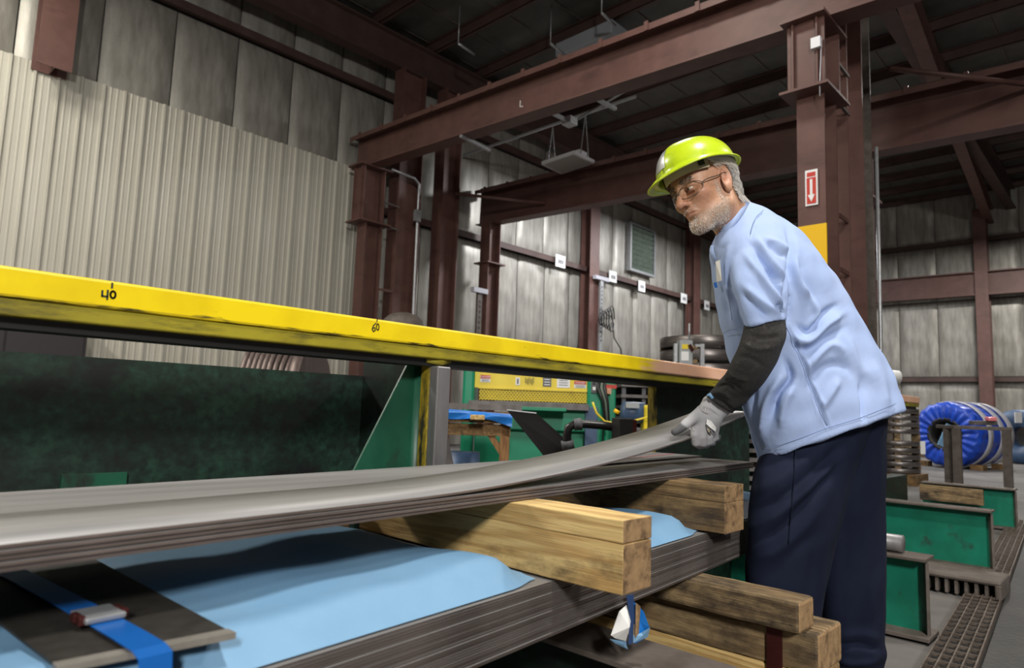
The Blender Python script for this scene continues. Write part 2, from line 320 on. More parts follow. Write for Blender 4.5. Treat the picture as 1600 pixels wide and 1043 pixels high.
# roof
cl = tag(box('ceiling', -8, 28, -9, 12.3, 9.02, 9.1, M['deck']), kind='structure')
for i in range(24):
    x = -7.5+i*1.5
    MB().box(x, x+0.012, -9, 12, 8.78, 9.0).box(x, x+0.09, -9, 12, 8.78, 8.795).box(x-0.08, x, -9, 12, 8.995, 9.01).build('purlin', M['primer_dark'], cl)
for i in range(20):
    y = -8.6+i*1.05
    box('deck_seam', -8, 28, y, y+0.03, 9.0, 9.015, M['rust'], cl)
def ibeam(name, p, q, up, h, w, tf, tw, mat, label, cat, group=None, cap=0):
    """rolled section from p to q (axis through the middle of the web), parts: web and two flanges"""
    p = np.array(p, float); q = np.array(q, float); up = np.array(up, float); d = (q-p)/np.linalg.norm(q-p)
    r = empty(name, tuple(p), label, cat, group)
    off = up*(h/2-tf/2)
    MB().bar(p, q, tw, h-2*tf, up).build('web', mat, r)
    MB().bar(p+off, q+off, w, tf, up).build('flange', mat, r)
    MB().bar(p-off, q-off, w, tf, up).build('flange', mat, r)
    return r
# rafters under the roof, running along the aisle
for y, lab in ((11.35, 'dark red eave rafter high above the ribbed wall'), (3.0, 'dark roof rafter above the crane column with the arrow sign'), (-4.5, 'dark roof rafter crossing over the open aisle')):
    ibeam('roof_rafter', (-8, y, 8.4), (27, y, 8.4), (0, 0, 1), 0.7, 0.28, 0.03, 0.02, M['primer_dark'], lab, 'beam')
# crane runway beams
def runway(X, zb, slope, h, label):
    y0, y1 = 11.75, -5.0
    P = lambda y, z, dx=0: np.array((X+dx, y, zb+slope*y+z))
    r = empty('crane_runway_beam', (X, y0, zb+slope*y0), label, 'beam')
    up = (0, 0, 1)
    MB().bar(P(y0, 0.012), P(y1, 0.012), 0.3, 0.024, up).build('bottom_flange', M['primer'], r)
    MB().bar(P(y0, h/2), P(y1, h/2), 0.016, h-0.02, up).build('web', M['primer'], r)
    f = MB().bar(P(y0, h), P(y1, h), 0.42, 0.02, up)
    f.bar(P(y0, h-0.035, -0.21), P(y1, h-0.035, -0.21), 0.016, 0.09, up); f.bar(P(y0, h-0.035, 0.21), P(y1, h-0.035, 0.21), 0.016, 0.09, up)
    tf = f.build('top_flange', M['primer'], r)
    MB().bar(P(y0, h+0.06), P(y1, h+0.06), 0.055, 0.1, up).build('crane_rail', M['primer_dark'], r)
    clip = None
    for i in range(22):
        y = y0-0.35-i*0.75
        MB().obox(P(y, h-0.02, -0.225), (0.012, 0, 0), (0, 0.03, 0), (0, 0, 0.065)).build('rail_clip', M['primer'], tf)
    return r
runway(7.53, 5.264, 0.0366, 0.66, 'near reddish brown crane runway beam with white L mark')
runway(11.1, 4.93, 0.034, 0.84, 'farther crane runway beam crossing behind the yellow hard hat')
# the short white L chalked on the near beam
pL = [atX(813, 165, 7.515), atX(812, 158, 7.515)]
ml = MB()
for a, b in (((813, 157), (812.5, 167)), ((812.5, 166.5), (817, 166))):
    A, B = atX(*a, 7.515), atX(*b, 7.515); ml.bar(A, B, 0.014, 0.004, (1, 0, 0))
lo = ml.build('chalk_mark', M['white'], [o for o in S.objects if o.name == 'crane_runway_beam'][0])
# column clusters that carry the two runways, with the building column between
def hcol(name, X0, X1, Y0, Y1, z0, z1, mat, label, webx=True, group=None, parent=None, tf=0.02):
    r = parent or empty(name, ((X0+X1)/2, (Y0+Y1)/2, z0), label, 'column', group)
    if webx:      # flanges face along X
        box('flange', X0, X0+tf, Y0, Y1, z0, z1, mat, r); box('flange', X1-tf, X1, Y0, Y1, z0, z1, mat, r)
        box('web', X0+tf, X1-tf, (Y0+Y1)/2-0.008, (Y0+Y1)/2+0.008, z0, z1, mat, r)
    else:
        box('flange', X0, X1, Y0, Y0+tf, z0, z1, mat, r); box('flange', X0, X1, Y1-tf, Y1, z0, z1, mat, r)
        box('web', (X0+X1)/2-0.008, (X0+X1)/2+0.008, Y0+tf, Y1-tf, z0, z1, mat, r)
    return r
def cluster(y, where, sign, y3=None, y4=None):
    w = 0.15; zb1 = 5.264+0.0366*y; zb2 = 4.93+0.034*y
    a = hcol('crane_column', 7.42, 7.82, y-w, y+w, 0, 4.5, M['primer'], 'reddish crane column %s under the near runway beam' % where)
    box('seat_plate', 7.2, 7.95, y-0.26, y+0.26, 4.5, 4.53, M['primer'], a)
    box('stub_flange', 7.3, 7.32, y-0.2, y+0.2, 4.53, zb1-0.04, M['primer'], a); box('stub_flange', 7.78, 7.8, y-0.2, y+0.2, 4.53, zb1-0.04, M['primer'], a)
    box('stub_web', 7.32, 7.78, y-0.01, y+0.01, 4.53, zb1-0.04, M['primer'], a)
    for s in (-1, 1): box('stiffener', 7.26, 7.3, y+s*0.13-0.01, y+s*0.13+0.01, 4.53, zb1-0.04, M['primer'], a)
    box('cap_plate', 7.18, 7.95, y-0.24, y+0.24, zb1-0.04, zb1-0.004, M['primer'], a)
    b = hcol('building_column', 8.15, 8.75, y-0.17, y+0.17, 0, 8.05, M['primer'], 'tall roof column %s between the two crane columns' % where)
    y_ = y; y = y3 or y_
    c = hcol('crane_column', 10.85, 11.25, y-w, y+w, 0, 4.3, M['primer'], 'farther crane column %s under the second runway beam' % where)
    box('seat_plate', 10.75, 11.35, y-0.24, y+0.24, 4.3, 4.33, M['primer'], c)
    hcol('', 10.87, 11.23, y-0.16, y+0.16, 4.33, zb2-0.004, M['primer'], '', parent=c)
    y = y4 or y_
    d = hcol('building_column', 9.35, 9.85, y-0.17, y+0.17, 0, 8.05, M['rust'] if sign else M['primer'], 'grey brown roof column %s beside the second crane column' % where)
    y = y_
    for k in range(5):
        z = 0.7+k*0.62
        box('batten_plate', 7.82, 8.15, y-0.16, y-0.145, z, z+0.05, M['primer'], a)
    for z in (4.52, 5.0): MB().bar((7.8, y-0.17, z), (8.2, y-0.17, z-0.02), 0.03, 0.03).build('tie_bar', M['rust'], a)
    return a, b, c, d
colA = cluster(2.58, 'behind the worker', True, 3.12, 2.78)
colL = cluster(11.3, 'at the end of the ribbed wall', False)
# diagonal struts bracing the second runway
for y, lab in ((2.4, 'thin reddish brace rod from the column to the right hand beam'), (11.1, 'thin brace rod from the column cluster by the far wall bays')):
    MB().tube([(9.6, y-0.1, 5.62), (11.05, y-1.5, 5.5)], 0.035, 8).build('brace_rod', M['primer'])
    tag(S.objects[[o.name for o in S.objects if o.name.startswith('brace_rod')][-1]], lab, 'brace rod')
# yellow band and the arrow sign on the near crane column
box('yellow_band', 7.405, 7.425, 2.425, 2.735, 1.2, 3.02, M['yellow_band'], colA[0])
sg = empty('arrow_sign', (7.4, 2.58, 3.35), 'white sign with red down arrow on the crane column', 'sign')
s0, s1 = atX(1258, 267, 7.4), atX(1278, 319, 7.4); zt, zb = s0[2], s1[2]; yl, yr = s0[1]+0.002, s1[1]
box('plate', 7.4, 7.412, yr, yl, zb, zt, M['sign_white'], sg)
dy = yl-yr; dz = zt-zb; ym = (yl+yr)/2
box('red_field', 7.396, 7.401, yr+0.13*dy, yl-0.13*dy, zb+0.05*dz, zt-0.22*dz, M['sign_red'], sg)
box('caption', 7.396, 7.401, yr+0.16*dy, yl-0.16*dy, zt-0.19*dz, zt-0.07*dz, M['sign_red'], sg)
MB().prism([(7.392, ym+0.1*dy, zt-0.27*dz), (7.392, ym+0.1*dy, zb+0.3*dz), (7.392, ym+0.28*dy, zb+0.3*dz), (7.392, ym, zb+0.1*dz), (7.392, ym-0.28*dy, zb+0.3*dz), (7.392, ym-0.1*dy, zb+0.3*dz), (7.392, ym-0.1*dy, zt-0.27*dz)], (0.005, 0, 0)).build('arrow', M['sign_white'], sg)
# columns on the left wall and the far wall
for x0, lab in ((1.9, 'wall column above the ribbed cladding at the upper left'), (15.35, 'dark wall column right of the shear, between pale insulation bays'), (21.5, 'dark wall column left of the hard hat brim')):
    hcol('wall_column', x0, x0+0.45, 11.55, 11.9, 0 if x0 > 5 else 5.7, 8.05, M['primer'], lab, webx=False)
hcol('wall_column', 26.3, 26.75, 3.62, 3.98, 0, 8.05, M['primer'], 'reddish wall column behind the blue wrapped coil')
ibeam('wall_beam', (26.5, -9, 5.45), (26.5, 11.7, 5.62), (0, 0, 1), 0.8, 0.3, 0.04, 0.02, M['primer'], 'reddish horizontal beam crossing the far wall', 'beam')
ibeam('roof_rafter', (12.2, 2.7, 8.3), (27, 3.6, 7.9), (0, 0, 1), 0.5, 0.25, 0.03, 0.02, M['primer'], 'reddish sloping rafter at the upper right', 'beam')
# light grey pipe standing right of the columns
MB().tube([atY(1369, 230, 2.3), atY(1376, 520, 2.3), atY(1377, 640, 2.3), [atY(1377, 640, 2.3)[0], 2.3, 0.0]], 0.022, 10).build('stand_pipe', M['galv'])
tag(S.objects['stand_pipe'], 'thin pale pipe standing right of the column cluster', 'pipe')
# louvre vent
v = [atY(985, 350, 11.85), atY(1020, 365, 11.85), atY(1020, 430, 11.85)]
x0, x1, z0, z1 = v[0][0], v[1][0], v[2][2], v[0][2]
vt = empty('louver_vent', ((x0+x1)/2, 11.9, z0), 'greenish louvred vent high in the insulated wall', 'vent')
fr = MB()
for a in ((x0-0.08, x0, z0, z1), (x1, x1+0.08, z0, z1), (x0-0.08, x1+0.08, z1, z1+0.08), (x0-0.08, x1+0.08, z0-0.08, z0)): fr.box(a[0], a[1], 11.78, 11.95, a[2], a[3])
fr.build('frame', M['galv'], vt); box('backing', x0, x1, 11.93, 11.95, z0, z1, M['black'], vt)
for i in range(9):
    z = z0+(i+0.5)*(z1-z0)/9
    MB().obox(((x0+x1)/2, 11.86, z), ((x1-x0)/2, 0, 0), (0, 0.05, -0.055), (0, 0.004, 0.004)).build('slat', M['louver'], vt)
# small white bay signs along the girt
for i, (px, py, w) in enumerate(((876, 408, 0.42), (958, 432, 0.38), (1003, 447, 0.38), (1069, 466, 0.4), (1105, 477, 0.36))):
    c = atY(px, py, 11.7); side = ('leftmost', 'second', 'middle', 'fourth', 'rightmost')[i]
    r = empty('bay_sign', (c[0], 11.7, c[2]), '%s of the five small white signs on the wall girt' % side, 'sign', 'bay signs on the wall girt')
    box('plate', c[0]-w/2, c[0]+w/2, 11.7, 11.72, c[2]-0.17, c[2]+0.17, M['sign_white'], r)
    for k in range(3): box('digit', c[0]-0.1+k*0.08, c[0]-0.05+k*0.08, 11.692, 11.702, c[2]-0.07, c[2]+0.04, M['ink_grey'], r)
# slotted posts standing by the wall
for (px0, px1, py, Y, zb, lab) in ((738, 760, 454, 11.0, 0, 'slotted upright post with short cross arm beside the left column'), (929, 950, 434, 11.45, 0, 'slotted post with cross arm and hanging black cable')):
    a, b = atY(px0, py, Y), atY(px1, py, Y); xm = (a[0]+b[0])/2
    r = empty('slotted_post', (xm, Y, 0), lab, 'post')
    pt = MB().box(xm-0.07, xm+0.07, Y-0.03, Y+0.03, 0, a[2]-0.02); pt.build('upright', M['rust'] if px0 < 800 else M['galv'], r)
    MB().box(a[0], b[0], Y-0.06, Y+0.06, a[2]-0.02, a[2]+0.09).build('cross_arm', M['wrap'], r)
    for k in range(14): box('slot', xm-0.018, xm+0.018, Y-0.034, Y-0.029, a[2]-0.25-k*0.12, a[2]-0.19-k*0.12, M['black'], r)
hz = MB()
for k in range(5):
    c = atY(940+3*k, 498, 11.3); rr = 0.18+0.05*k
    hz.tube([(c[0]+0.14*math.cos(t*0.5), 11.3-0.02*k, c[2]+rr*math.sin(t*0.5)) for t in range(13)], 0.018, 6)
p = atY(955, 500, 11.3); q = atY(970, 545, 11.3); e = atY(950, 492, 11.3)
hz.tube([e, e+np.array((-0.3, 0.05, 0.15)), (atY(938, 480, 11.42)[0], 11.43, e[2]+0.15)], 0.016, 6); hz.tube([e, p+np.array((0.05, 0, 0.1)), p+np.array((0.16, 0, -0.5)), q, q+np.array((0.2, 0, -0.8))], 0.02, 6)
tag(hz.build('hanging_cable', M['rubber']), 'tangle of black cable hung on the wall post', 'cable')
# hanging light panel with its chains, strut and conduit
lf = empty('hanging_light', (10.52, 8.55, 6.0), 'white flat high bay light hanging on chains, unlit', 'lamp')
cn = [atZ(846, 257, 6.0), atZ(877, 272, 6.0), atZ(929, 255, 6.0), atZ(897, 240, 6.0)]
up3 = np.array((0, 0, 0.07))
MB().hexa([*[c for c in cn], *[c+up3 for c in cn]]).build('housing', M['fixture'], lf)
ctr = sum(cn)/4; ins = [ctr+(c-ctr)*0.9-np.array((0, 0, 0.006)) for c in cn]
MB().hexa([*ins, *[c+np.array((0, 0, 0.02)) for c in ins]]).build('lens', M['diffuser'], lf)
MB().obox(ctr+(cn[2]+cn[3]-2*ctr)*0.35+np.array((0, 0, 0.12)), (0.12, 0, 0), (0, 0.1, 0), (0, 0, 0.055)).build('driver_box', M['fixture'], lf)
for (px, py, base) in ((864, 206, (cn[0]+cn[1])/2), (912, 193, (cn[2]+cn[3])/2)):
    T = np.array((base[0], base[1], 6.95))
    for s in (-0.13, 0.13):
        cm = MB(); B = base+np.array((s, 0, 0.07))
        for k in range(16):
            a = B+(T-B)*k/16; b_ = B+(T-B)*(k+1.2)/16
            cm.bar(a, b_, 0.022 if k % 2 else 0.008, 0.008 if k % 2 else 0.022, (0, 1, 0.1))
        cm.build('chain', M['galv'], lf)
st = MB().bar((10.52, 13.0-1.2, 6.98), (10.52, 6.9, 6.98), 0.045, 0.045); tag(st.build('strut_channel', M['galv']), 'long thin grey strut the light panel hangs from', 'strut')
for i, (a, b, lab) in enumerate((((720, 212), (765, 235), 'left'), ((850, 170), (890, 190), 'middle'), ((920, 148), (962, 170), 'right'))):
    A, B = atZ(*a, 5.55), atZ(*b, 5.55)
    m_ = MB().bar(A, B, 0.05, 0.05)
    if i == 1: m_.obox(B, (0.09, 0, 0), (0, 0.09, 0), (0, 0, 0.06))
    tag(m_.build('beam_bracket', M['galv']), '%s of three small steel brackets clamped under the near beam' % lab, 'bracket')
A = atZ(897, 190, 5.6); tag(MB().tube([A, A+np.array((0.1, -0.2, 0.12)), A+np.array((0.25, -0.75, 0.35)), A+np.array((0.3, -1.1, 0.42))], 0.02, 6).build('flexible_conduit', M['galv']), 'short flexible conduit bending up from the bracket box', 'conduit')
A = atD(1278, 30, 8.0)
gb = [atX(1268, 60, 7.25), atX(1283, 75, 7.25), atX(1281, 150, 7.25)]
r = empty('pull_switch', tuple(gb[0]), 'small white box with hanging cord under the near beam', 'switch')
MB().obox((gb[0]+gb[1])/2, (0.03, 0, 0), (0, 0.05, 0), (0, 0, 0.06)).build('switch_body', M['fixture'], r); MB().tube([gb[1], gb[1]+np.array((0, 0.02, -0.4)), gb[2]], 0.006, 5).build('cord', M['wrap'], r)
# conduit on the left column
cp = [atY(612, 264, 10.95), atY(648, 279, 10.95), atY(655, 288, 10.95), atY(652, 345, 10.95), atY(645, 495, 10.95)]; cp.append(np.array((cp[-1][0], 10.95, 0.0)))
r = empty('wall_conduit', tuple(cp[-1]), 'pale bent conduit running down the left column', 'conduit')
MB().tube(cp, 0.028, 8).build('pipe', M['galv'], r); c = atY(652, 337, 10.9); MB().obox(c, (0.07, 0, 0), (0, 0.04, 0), (0, 0, 0.12)).build('junction_box', M['galv'], r)
# grey unit under the roof
a, b = atZ(872, 92, 8.3), atZ(968, 60, 8.3)
tag(MB().box(a[0]-0.1, a[0]+0.9, min(a[1], b[1]), max(a[1], b[1]), 8.3, 8.6).build('roof_unit', M['skylight'], None, 0.02), 'long grey box mounted under the roof above the near beam', 'duct')
for i, (px, py) in enumerate(((716, 68), (860, 68), (940, 20))):
    p = atZ(px, py, 8.2); tag(MB().tube([p, p+np.array((0, 0, 0.81))], 0.012, 6).tube([p, p+np.array((0.5, 0.05, 0))], 0.03, 6).build('pipe_hanger', M['galv']), ('thin hanger rod under the roof, %s of three' % ('left', 'middle', 'right')[i]), 'hanger')
# dark cabinet by the ribbed wall and the floor trench with its grating
cb = empty('steel_cabinet', (2.2, 11.6, 0), 'dark brown steel cabinet against the ribbed wall', 'cabinet')
box('body', 0.9, 2.85, 11.3, 11.8, 0.05, 2.05, M['cab'], cb); box('door', 0.95, 1.86, 11.28, 11.3, 0.12, 1.98, M['cab'], cb); box('door', 1.89, 2.8, 11.28, 11.3, 0.12, 1.98, M['cab'], cb)
gt = empty('floor_grating', (4.5, 0.62, 0), 'steel bar grating over the floor trench beside the green supports', 'grating')
gs_ = np.array((1, 0.072, 0))/math.hypot(1, 0.072); gn_ = np.array((-gs_[1], gs_[0], 0))
G = lambda s_, n_, z: np.array((2.6, 0.556, z))+gs_*s_+gn_*n_
MB().obox(G(2.8, 0, 0.005), gs_*2.8, gn_*0.085, (0, 0, 0.002)).build('pit', M['pit'], gt)
for k in range(5): MB().bar(G(0, -0.076+k*0.038, 0.02), G(5.6, -0.076+k*0.038, 0.02), 0.006, 0.026).build('bearing_bar', M['grate'], gt)
for k in range(64): MB().bar(G(0.03+k*0.087, -0.08, 0.026), G(0.03+k*0.087, 0.08, 0.026), 0.006, 0.012).build('cross_bar', M['grate'], gt)
tag(MB().hexa([G(-0.5, -2.6, 0.002), G(6.5, -2.6, 0.002), G(6.5, -0.09, 0.002), G(-0.5, -0.09, 0.002), G(-0.5, -2.6, 0.018), G(6.5, -2.6, 0.018), G(6.5, -0.09, 0.018), G(-0.5, -0.09, 0.018)]).build('floor_plate', M['tread']), 'dark grey steel floor plate right of the grating', 'floor plate')
# ================================================================== STEEL LOAD, TIMBERS, RAIL
TS = 0.087; SD = np.array((math.cos(math.atan(TS)), math.sin(math.atan(TS)), 0)); ND = np.array((-SD[1], SD[0], 0))
def sp(y0, s, n, z): return np.array((0, y0, 0))+SD*s+ND*n+np.array((0, 0, z))
def plate_mesh(name, y0, s0, s1, n0, n1, th, top, edge, zf=None, seg=1):
    mb = MB(); ns = seg
    vs = []
    for i in range(ns+1):
        s = s0+(s1-s0)*i/ns; dz = zf(s) if zf else 0
        for (n, z) in ((n0, 0), (n1, 0), (n1, th), (n0, th)): vs.append(sp(y0, s, n, z+dz))
    fs = []; 
    for i in range(ns):
        a = i*4; b_ = a+4
        for k in range(4): fs.append((a+k, a+(k+1) % 4, b_+(k+1) % 4, b_+k))
    fs += [(3, 2, 1, 0), (ns*4, ns*4+1, ns*4+2, ns*4+3)]
    mb.add(vs, fs); me = mb.mesh(name); me.materials.append(top); me.materials.append(edge)
    for p in me.polygons: p.material_index = 0 if abs(p.normal.z) > 0.5 else 1
    return me
UY, LY = 0.847, 0.735
T = 0.006
mA = plate_mesh('steel_plate', UY, -1.4, 2.42, 0.0, 0.207, T-0.002, M['plate'], M['edge'])
mB = plate_mesh('steel_plate', UY, -1.4, 2.45, 0.2095, 0.43, T-0.002, M['plate'], M['edge'])
for i in range(4):
    o = bpy.data.objects.new('steel_plate', mA); COL.objects.link(o); o.location = (SD[0]*0.004*(-1)**i, -0.003*(i % 2), 0.7355+i*T)
    tag(o, '%s flat steel strip of the near upper stack, under the strip being lifted' % ('lowest', 'third', 'second', 'uppermost')[i], 'steel strip', 'near strips of the upper stack')
for i in range(5):
    o = bpy.data.objects.new('steel_plate', mB); COL.objects.link(o); o.location = (SD[0]*0.005*(-1)**i, 0, 0.7355+i*T)
    tag(o, '%s flat steel strip of the far upper stack, beside the green backstop' % ('lowest', 'fourth', 'third', 'second', 'uppermost')[i], 'steel strip', 'far strips of the upper stack')
lift = lambda s: 0.0 if s < 0.7 else 0.0673*(s-0.7)**1.77
mC = plate_mesh('steel_plate', UY, -1.4, 2.42, 0.0, 0.207, 0.004, M['plate'], M['edge'], lift, 60)
o = bpy.data.objects.new('steel_plate', mC); COL.objects.link(o); o.location = (0, 0, 0.7355+4*T)
tag(o, 'bent steel strip whose far end the gloved hand lifts', 'steel strip')
for p in mC.polygons: p.use_smooth = True if p.material_index == 0 else False
# red laser light across the far strips, put in as a pink painted strip
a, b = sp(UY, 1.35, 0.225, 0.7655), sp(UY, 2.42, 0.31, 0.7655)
tag(MB().bar(a, b, 0.006, 0.0008).build('painted_laser_line', M['pink']), 'thin pink painted strip for the laser line across the flat steel strips', 'line')
c = sp(UY, 1.95, 0.2, 0.7655)
# lower bundle
mD = plate_mesh('steel_sheet', LY, -1.2, 2.55, 0.0, 0.52, 0.0028, M['plate'], M['edge2'])
for i in range(25):
    o = bpy.data.objects.new('steel_sheet', mD); COL.objects.link(o); o.location = (rng.uniform(-0.006, 0.006), rng.uniform(-0.0015, 0.0015), 0.505+i*0.004)
    tag(o, {0: 'lowest steel sheet of the thick lower bundle, resting on timbers', 24: 'topmost steel sheet of the lower bundle, directly under blue paper'}.get(i, 'thin steel sheet inside the thick lower bundle under blue paper'), 'steel sheet', 'sheets of the lower bundle')
def paper(name, s0, s1, label, h=0.042):
    def fn(u, v):
        s = s0+(s1-s0)*u; n = 0.008+0.5*v
        ex = min(1, (s-s0)/0.10, (s1-s)/0.09); ex = max(0, ex); ex = ex*ex*(3-2*ex)
        ey = min(1, v*0.5/0.052); ey = ey*ey*(3-2*ey)
        z = 0.607+h*ey*(0.15+0.85*ex)+0.004*math.sin(7*s+9*v)*ey*ex+0.0025*math.sin(23*s+4*v)*ey*ex
        n += 0.018*(1-ex)*(1-v)
        return sp(LY, s, n, z)
    o = MB().grid(fn, 60, 26).build(name, M['paper']); return tag(o, label, 'paper')
paper('wrapping_paper', -0.36, 0.985, 'blue wrapping paper on the lower bundle left of the near timber')
paper('wrapping_paper', 1.135, 1.73, 'blue wrapping paper on the lower bundle between the two timbers')
paper('wrapping_paper', 1.87, 2.5, 'blue wrapping paper on the lower bundle by the worker')
# timbers between the two loads
def timber(name, x0, x1, y0, y1, z0, z1, mat, label, group=None, split=None, skew=0.0, bev=0.007):
    r = empty(name, ((x0+x1)/2, y0, z0), label, 'timber', group)
    def piece(za, zb):
        mb = MB(); n = 14; rr = np.random.default_rng(abs(int(1000*x0+100*zb)))
        sec = []
        for i in range(n+1):
            y = y0+(y1-y0)*i/n; dx = skew*(y-y0); w = rr.uniform(-0.0012, 0.0012, 4)
            sec.append([(x0+dx+w[0], y, za+w[1]), (x1+dx+w[2], y, za+w[1]), (x1+dx+w[2], y, zb+w[3]), (x0+dx+w[0], y, zb+w[3])])
        vs = [p for s_ in sec for p in s_]; fs = []
        for i in range(n):
            for k in range(4): fs.append((4*i+k, 4*i+(k+1) % 4, 4*i+4+(k+1) % 4, 4*i+4+k))
        fs += [(3, 2, 1, 0), tuple(4*n+k for k in range(4))]
        mb.add(vs, fs); o = mb.build('sawn_board', mat, r, 0.002 if split else bev); o.data.materials.append(M['wood_end'])
        for p in o.data.polygons:
            if abs(p.normal.y) > 0.9: p.material_index = 1
        return o
    if split:
        piece(z0, split); piece(split+0.0005, z1)
    else: piece(z0, z1)
    return r
timber('timber_block', 0.998, 1.09, 0.667, 1.45, 0.609, 0.734, M['wood_y'], 'big yellow timber block jutting out under the upper steel strips', split=0.694, skew=0.0)
timber('timber_block', 1.715, 1.83, 0.83, 1.5, 0.609, 0.734, M['wood_b'], 'brown timber block between the loads, beside the worker', split=0.69)
timber('timber_block', -0.52, -0.40, 0.7, 1.4, 0.609, 0.734, M['wood_b'], 'brown timber block under the left end of the strips')
timber('timber_block', 1.61, 1.705, 0.60, 1.3, 0.432, 0.503, M['wood_g'], 'short grey brown timber lying on the strapped timbers', bev=0.008, skew=0.02)
for i, (za, zb, lab) in enumerate(((0.338, 0.43, 'top strapped timber'), (0.245, 0.336, 'second strapped timber'), (0.12, 0.243, 'third strapped timber'), (0.0, 0.118, 'bottom strapped timber'))):
    timber('timber_block', 1.655-0.0*i, 1.815, 0.575+0.004*i, 1.4, za, zb, M['wood_y'] if i else M['wood_g'], lab + ' of the pile under the lower bundle', 'strapped timbers')
sm = MB()
for (xa, xb, za, zb) in ((1.648, 1.651, 0.0, 0.434), (1.648, 1.822, 0.433, 0.436), (1.819, 1.822, 0.0, 0.434)): sm.box(xa, xb, 0.655, 0.692, za, zb)
tag(sm.build('steel_strap', M['strap_red']), 'dark red steel strap around the timber pile', 'strap')
# blue strap, its seal and the dark edge board on the paper
bd = tag(MB().hexa([sp(LY, 0.205, 0.03, 0.641), sp(LY, 0.375, 0.012, 0.638), sp(LY, 0.40, 0.5, 0.642), sp(LY, 0.21, 0.5, 0.642), sp(LY, 0.205, 0.03, 0.6445), sp(LY, 0.375, 0.012, 0.6415), sp(LY, 0.40, 0.5, 0.6455), sp(LY, 0.21, 0.5, 0.6455)]).build('edge_board', M['board']), 'dark board laid on the blue paper under the blue strap', 'board')
bd.data.materials.append(M['board_edge'])
MB().hexa([sp(LY, 0.203, 0.026, 0.639), sp(LY, 0.377, 0.008, 0.635), sp(LY, 0.377, 0.026, 0.638), sp(LY, 0.204, 0.042, 0.641), sp(LY, 0.203, 0.026, 0.6455), sp(LY, 0.377, 0.008, 0.6422), sp(LY, 0.377, 0.026, 0.6425), sp(LY, 0.204, 0.042, 0.6458)]).build('worn_edge', M['board_edge'], bd)
stp = [(0.5, 0.6475), (0.3, 0.648), (0.2, 0.6485), (0.06, 0.647), (0.012, 0.6455), (-0.004, 0.641), (-0.007, 0.62), (-0.008, 0.56), (-0.008, 0.505)]
sv = MB(); vs = []
for (n, z) in stp:
    k = (0.5-n)/0.5
    for s in (0.262, 0.296): vs.append(sp(LY, s+0.003*k, n, z))
vs2 = [v-np.array((0, 0, 0.0012)) for v in vs]
nn = len(stp); fs = [(2*i, 2*i+1, 2*i+3, 2*i+2) for i in range(nn-1)]
fs += [(2*nn+2*i, 2*nn+2*i+2, 2*nn+2*i+3, 2*nn+2*i+1) for i in range(nn-1)] + [(2*i, 2*i+2, 2*nn+2*i+2, 2*nn+2*i) for i in range(nn-1)] + [(2*i+1, 2*nn+2*i+1, 2*nn+2*i+3, 2*i+3) for i in range(nn-1)]
sv.add(vs+vs2, fs); bs = tag(sv.build('blue_strap', M['blue_strap']), 'blue steel strap over the dark board on the paper', 'strap')
bd.location.z = 0.0115; bs.location.z = 0.0145
sl = MB(); c = sp(LY, 0.28, 0.14, 0.652); sl.obox(c, SD*0.0215, ND*0.024, (0, 0, 0.0035)); so = sl.build('strap_seal', M['galv'], bs, 0.002); so.matrix_parent_inverse = Matrix.Identity(4)
for s in (-1, 1):
    for k in (-0.012, 0.004):
        MB().obox(c+SD*0.0225*s+ND*k, SD*0.0035, ND*0.006, (0, 0, 0.005)).build('crimp', M['strap_red'], so, 0.001)
# loose end of the other strap with torn paper under the near timber
tl = empty('strap_tail', (1.3, 0.84, 0.42), 'dark blue strap tail with torn white paper hanging below the near timber', 'strap')
def tri_sheet(name, pts, Y, mat, curl=0.02):
    P3 = [atY(px, py, Y+dy) for px, py, dy in pts]; n = len(P3)
    c = sum(P3)/n; th = np.array((0, 0.0012, 0))
    vs = P3+[c+np.array((0, -curl, 0))]+[p+th for p in P3]+[c+np.array((0, -curl, 0))+th]
    fs = [(i, (i+1) % n, n) for i in range(n)]+[(n+1+(i+1) % n, n+1+i, 2*n+1) for i in range(n)]+[(i, n+1+i, n+1+(i+1) % n, (i+1) % n) for i in range(n)]
    return MB().add(vs, fs).build(name, mat, tl)
tri_sheet('torn_paper', [(979, 945, 0), (968, 955, -0.01), (955, 992, 0.0), (962, 997, 0), (978, 1001, 0), (986, 965, 0)], 0.835, M['white'])
tri_sheet('paper_tail', [(953, 998, 0), (978, 1001, 0), (981, 1014, 0), (962, 1005, 0)], 0.84, M['paper'], 0.005)
tri_sheet('blue_flap', [(991, 940, 0), (1006, 955, -0.02), (1015, 980, -0.03), (1012, 995, -0.02), (992, 1005, 0.0), (992, 960, 0)], 0.845, M['tarp'], 0.0)
tri_sheet('flap_lining', [(990, 1004, 0), (1012, 995, -0.02), (1016, 980, -0.03), (1003, 988, -0.01), (990, 993, 0)], 0.84, M['paper'], 0.004)
tri_sheet('flap_fold', [(994, 941, 0), (1001, 947, -0.01), (998, 992, 0), (993, 996, 0)], 0.835, M['wood_end'], 0.003)
tri_sheet('strap_end', [(979, 930, 0), (990, 928, 0), (991, 960, 0), (989, 1004, 0), (982, 1007, 0), (985, 965, 0)], 0.828, M['navy_strap'], 0.0)
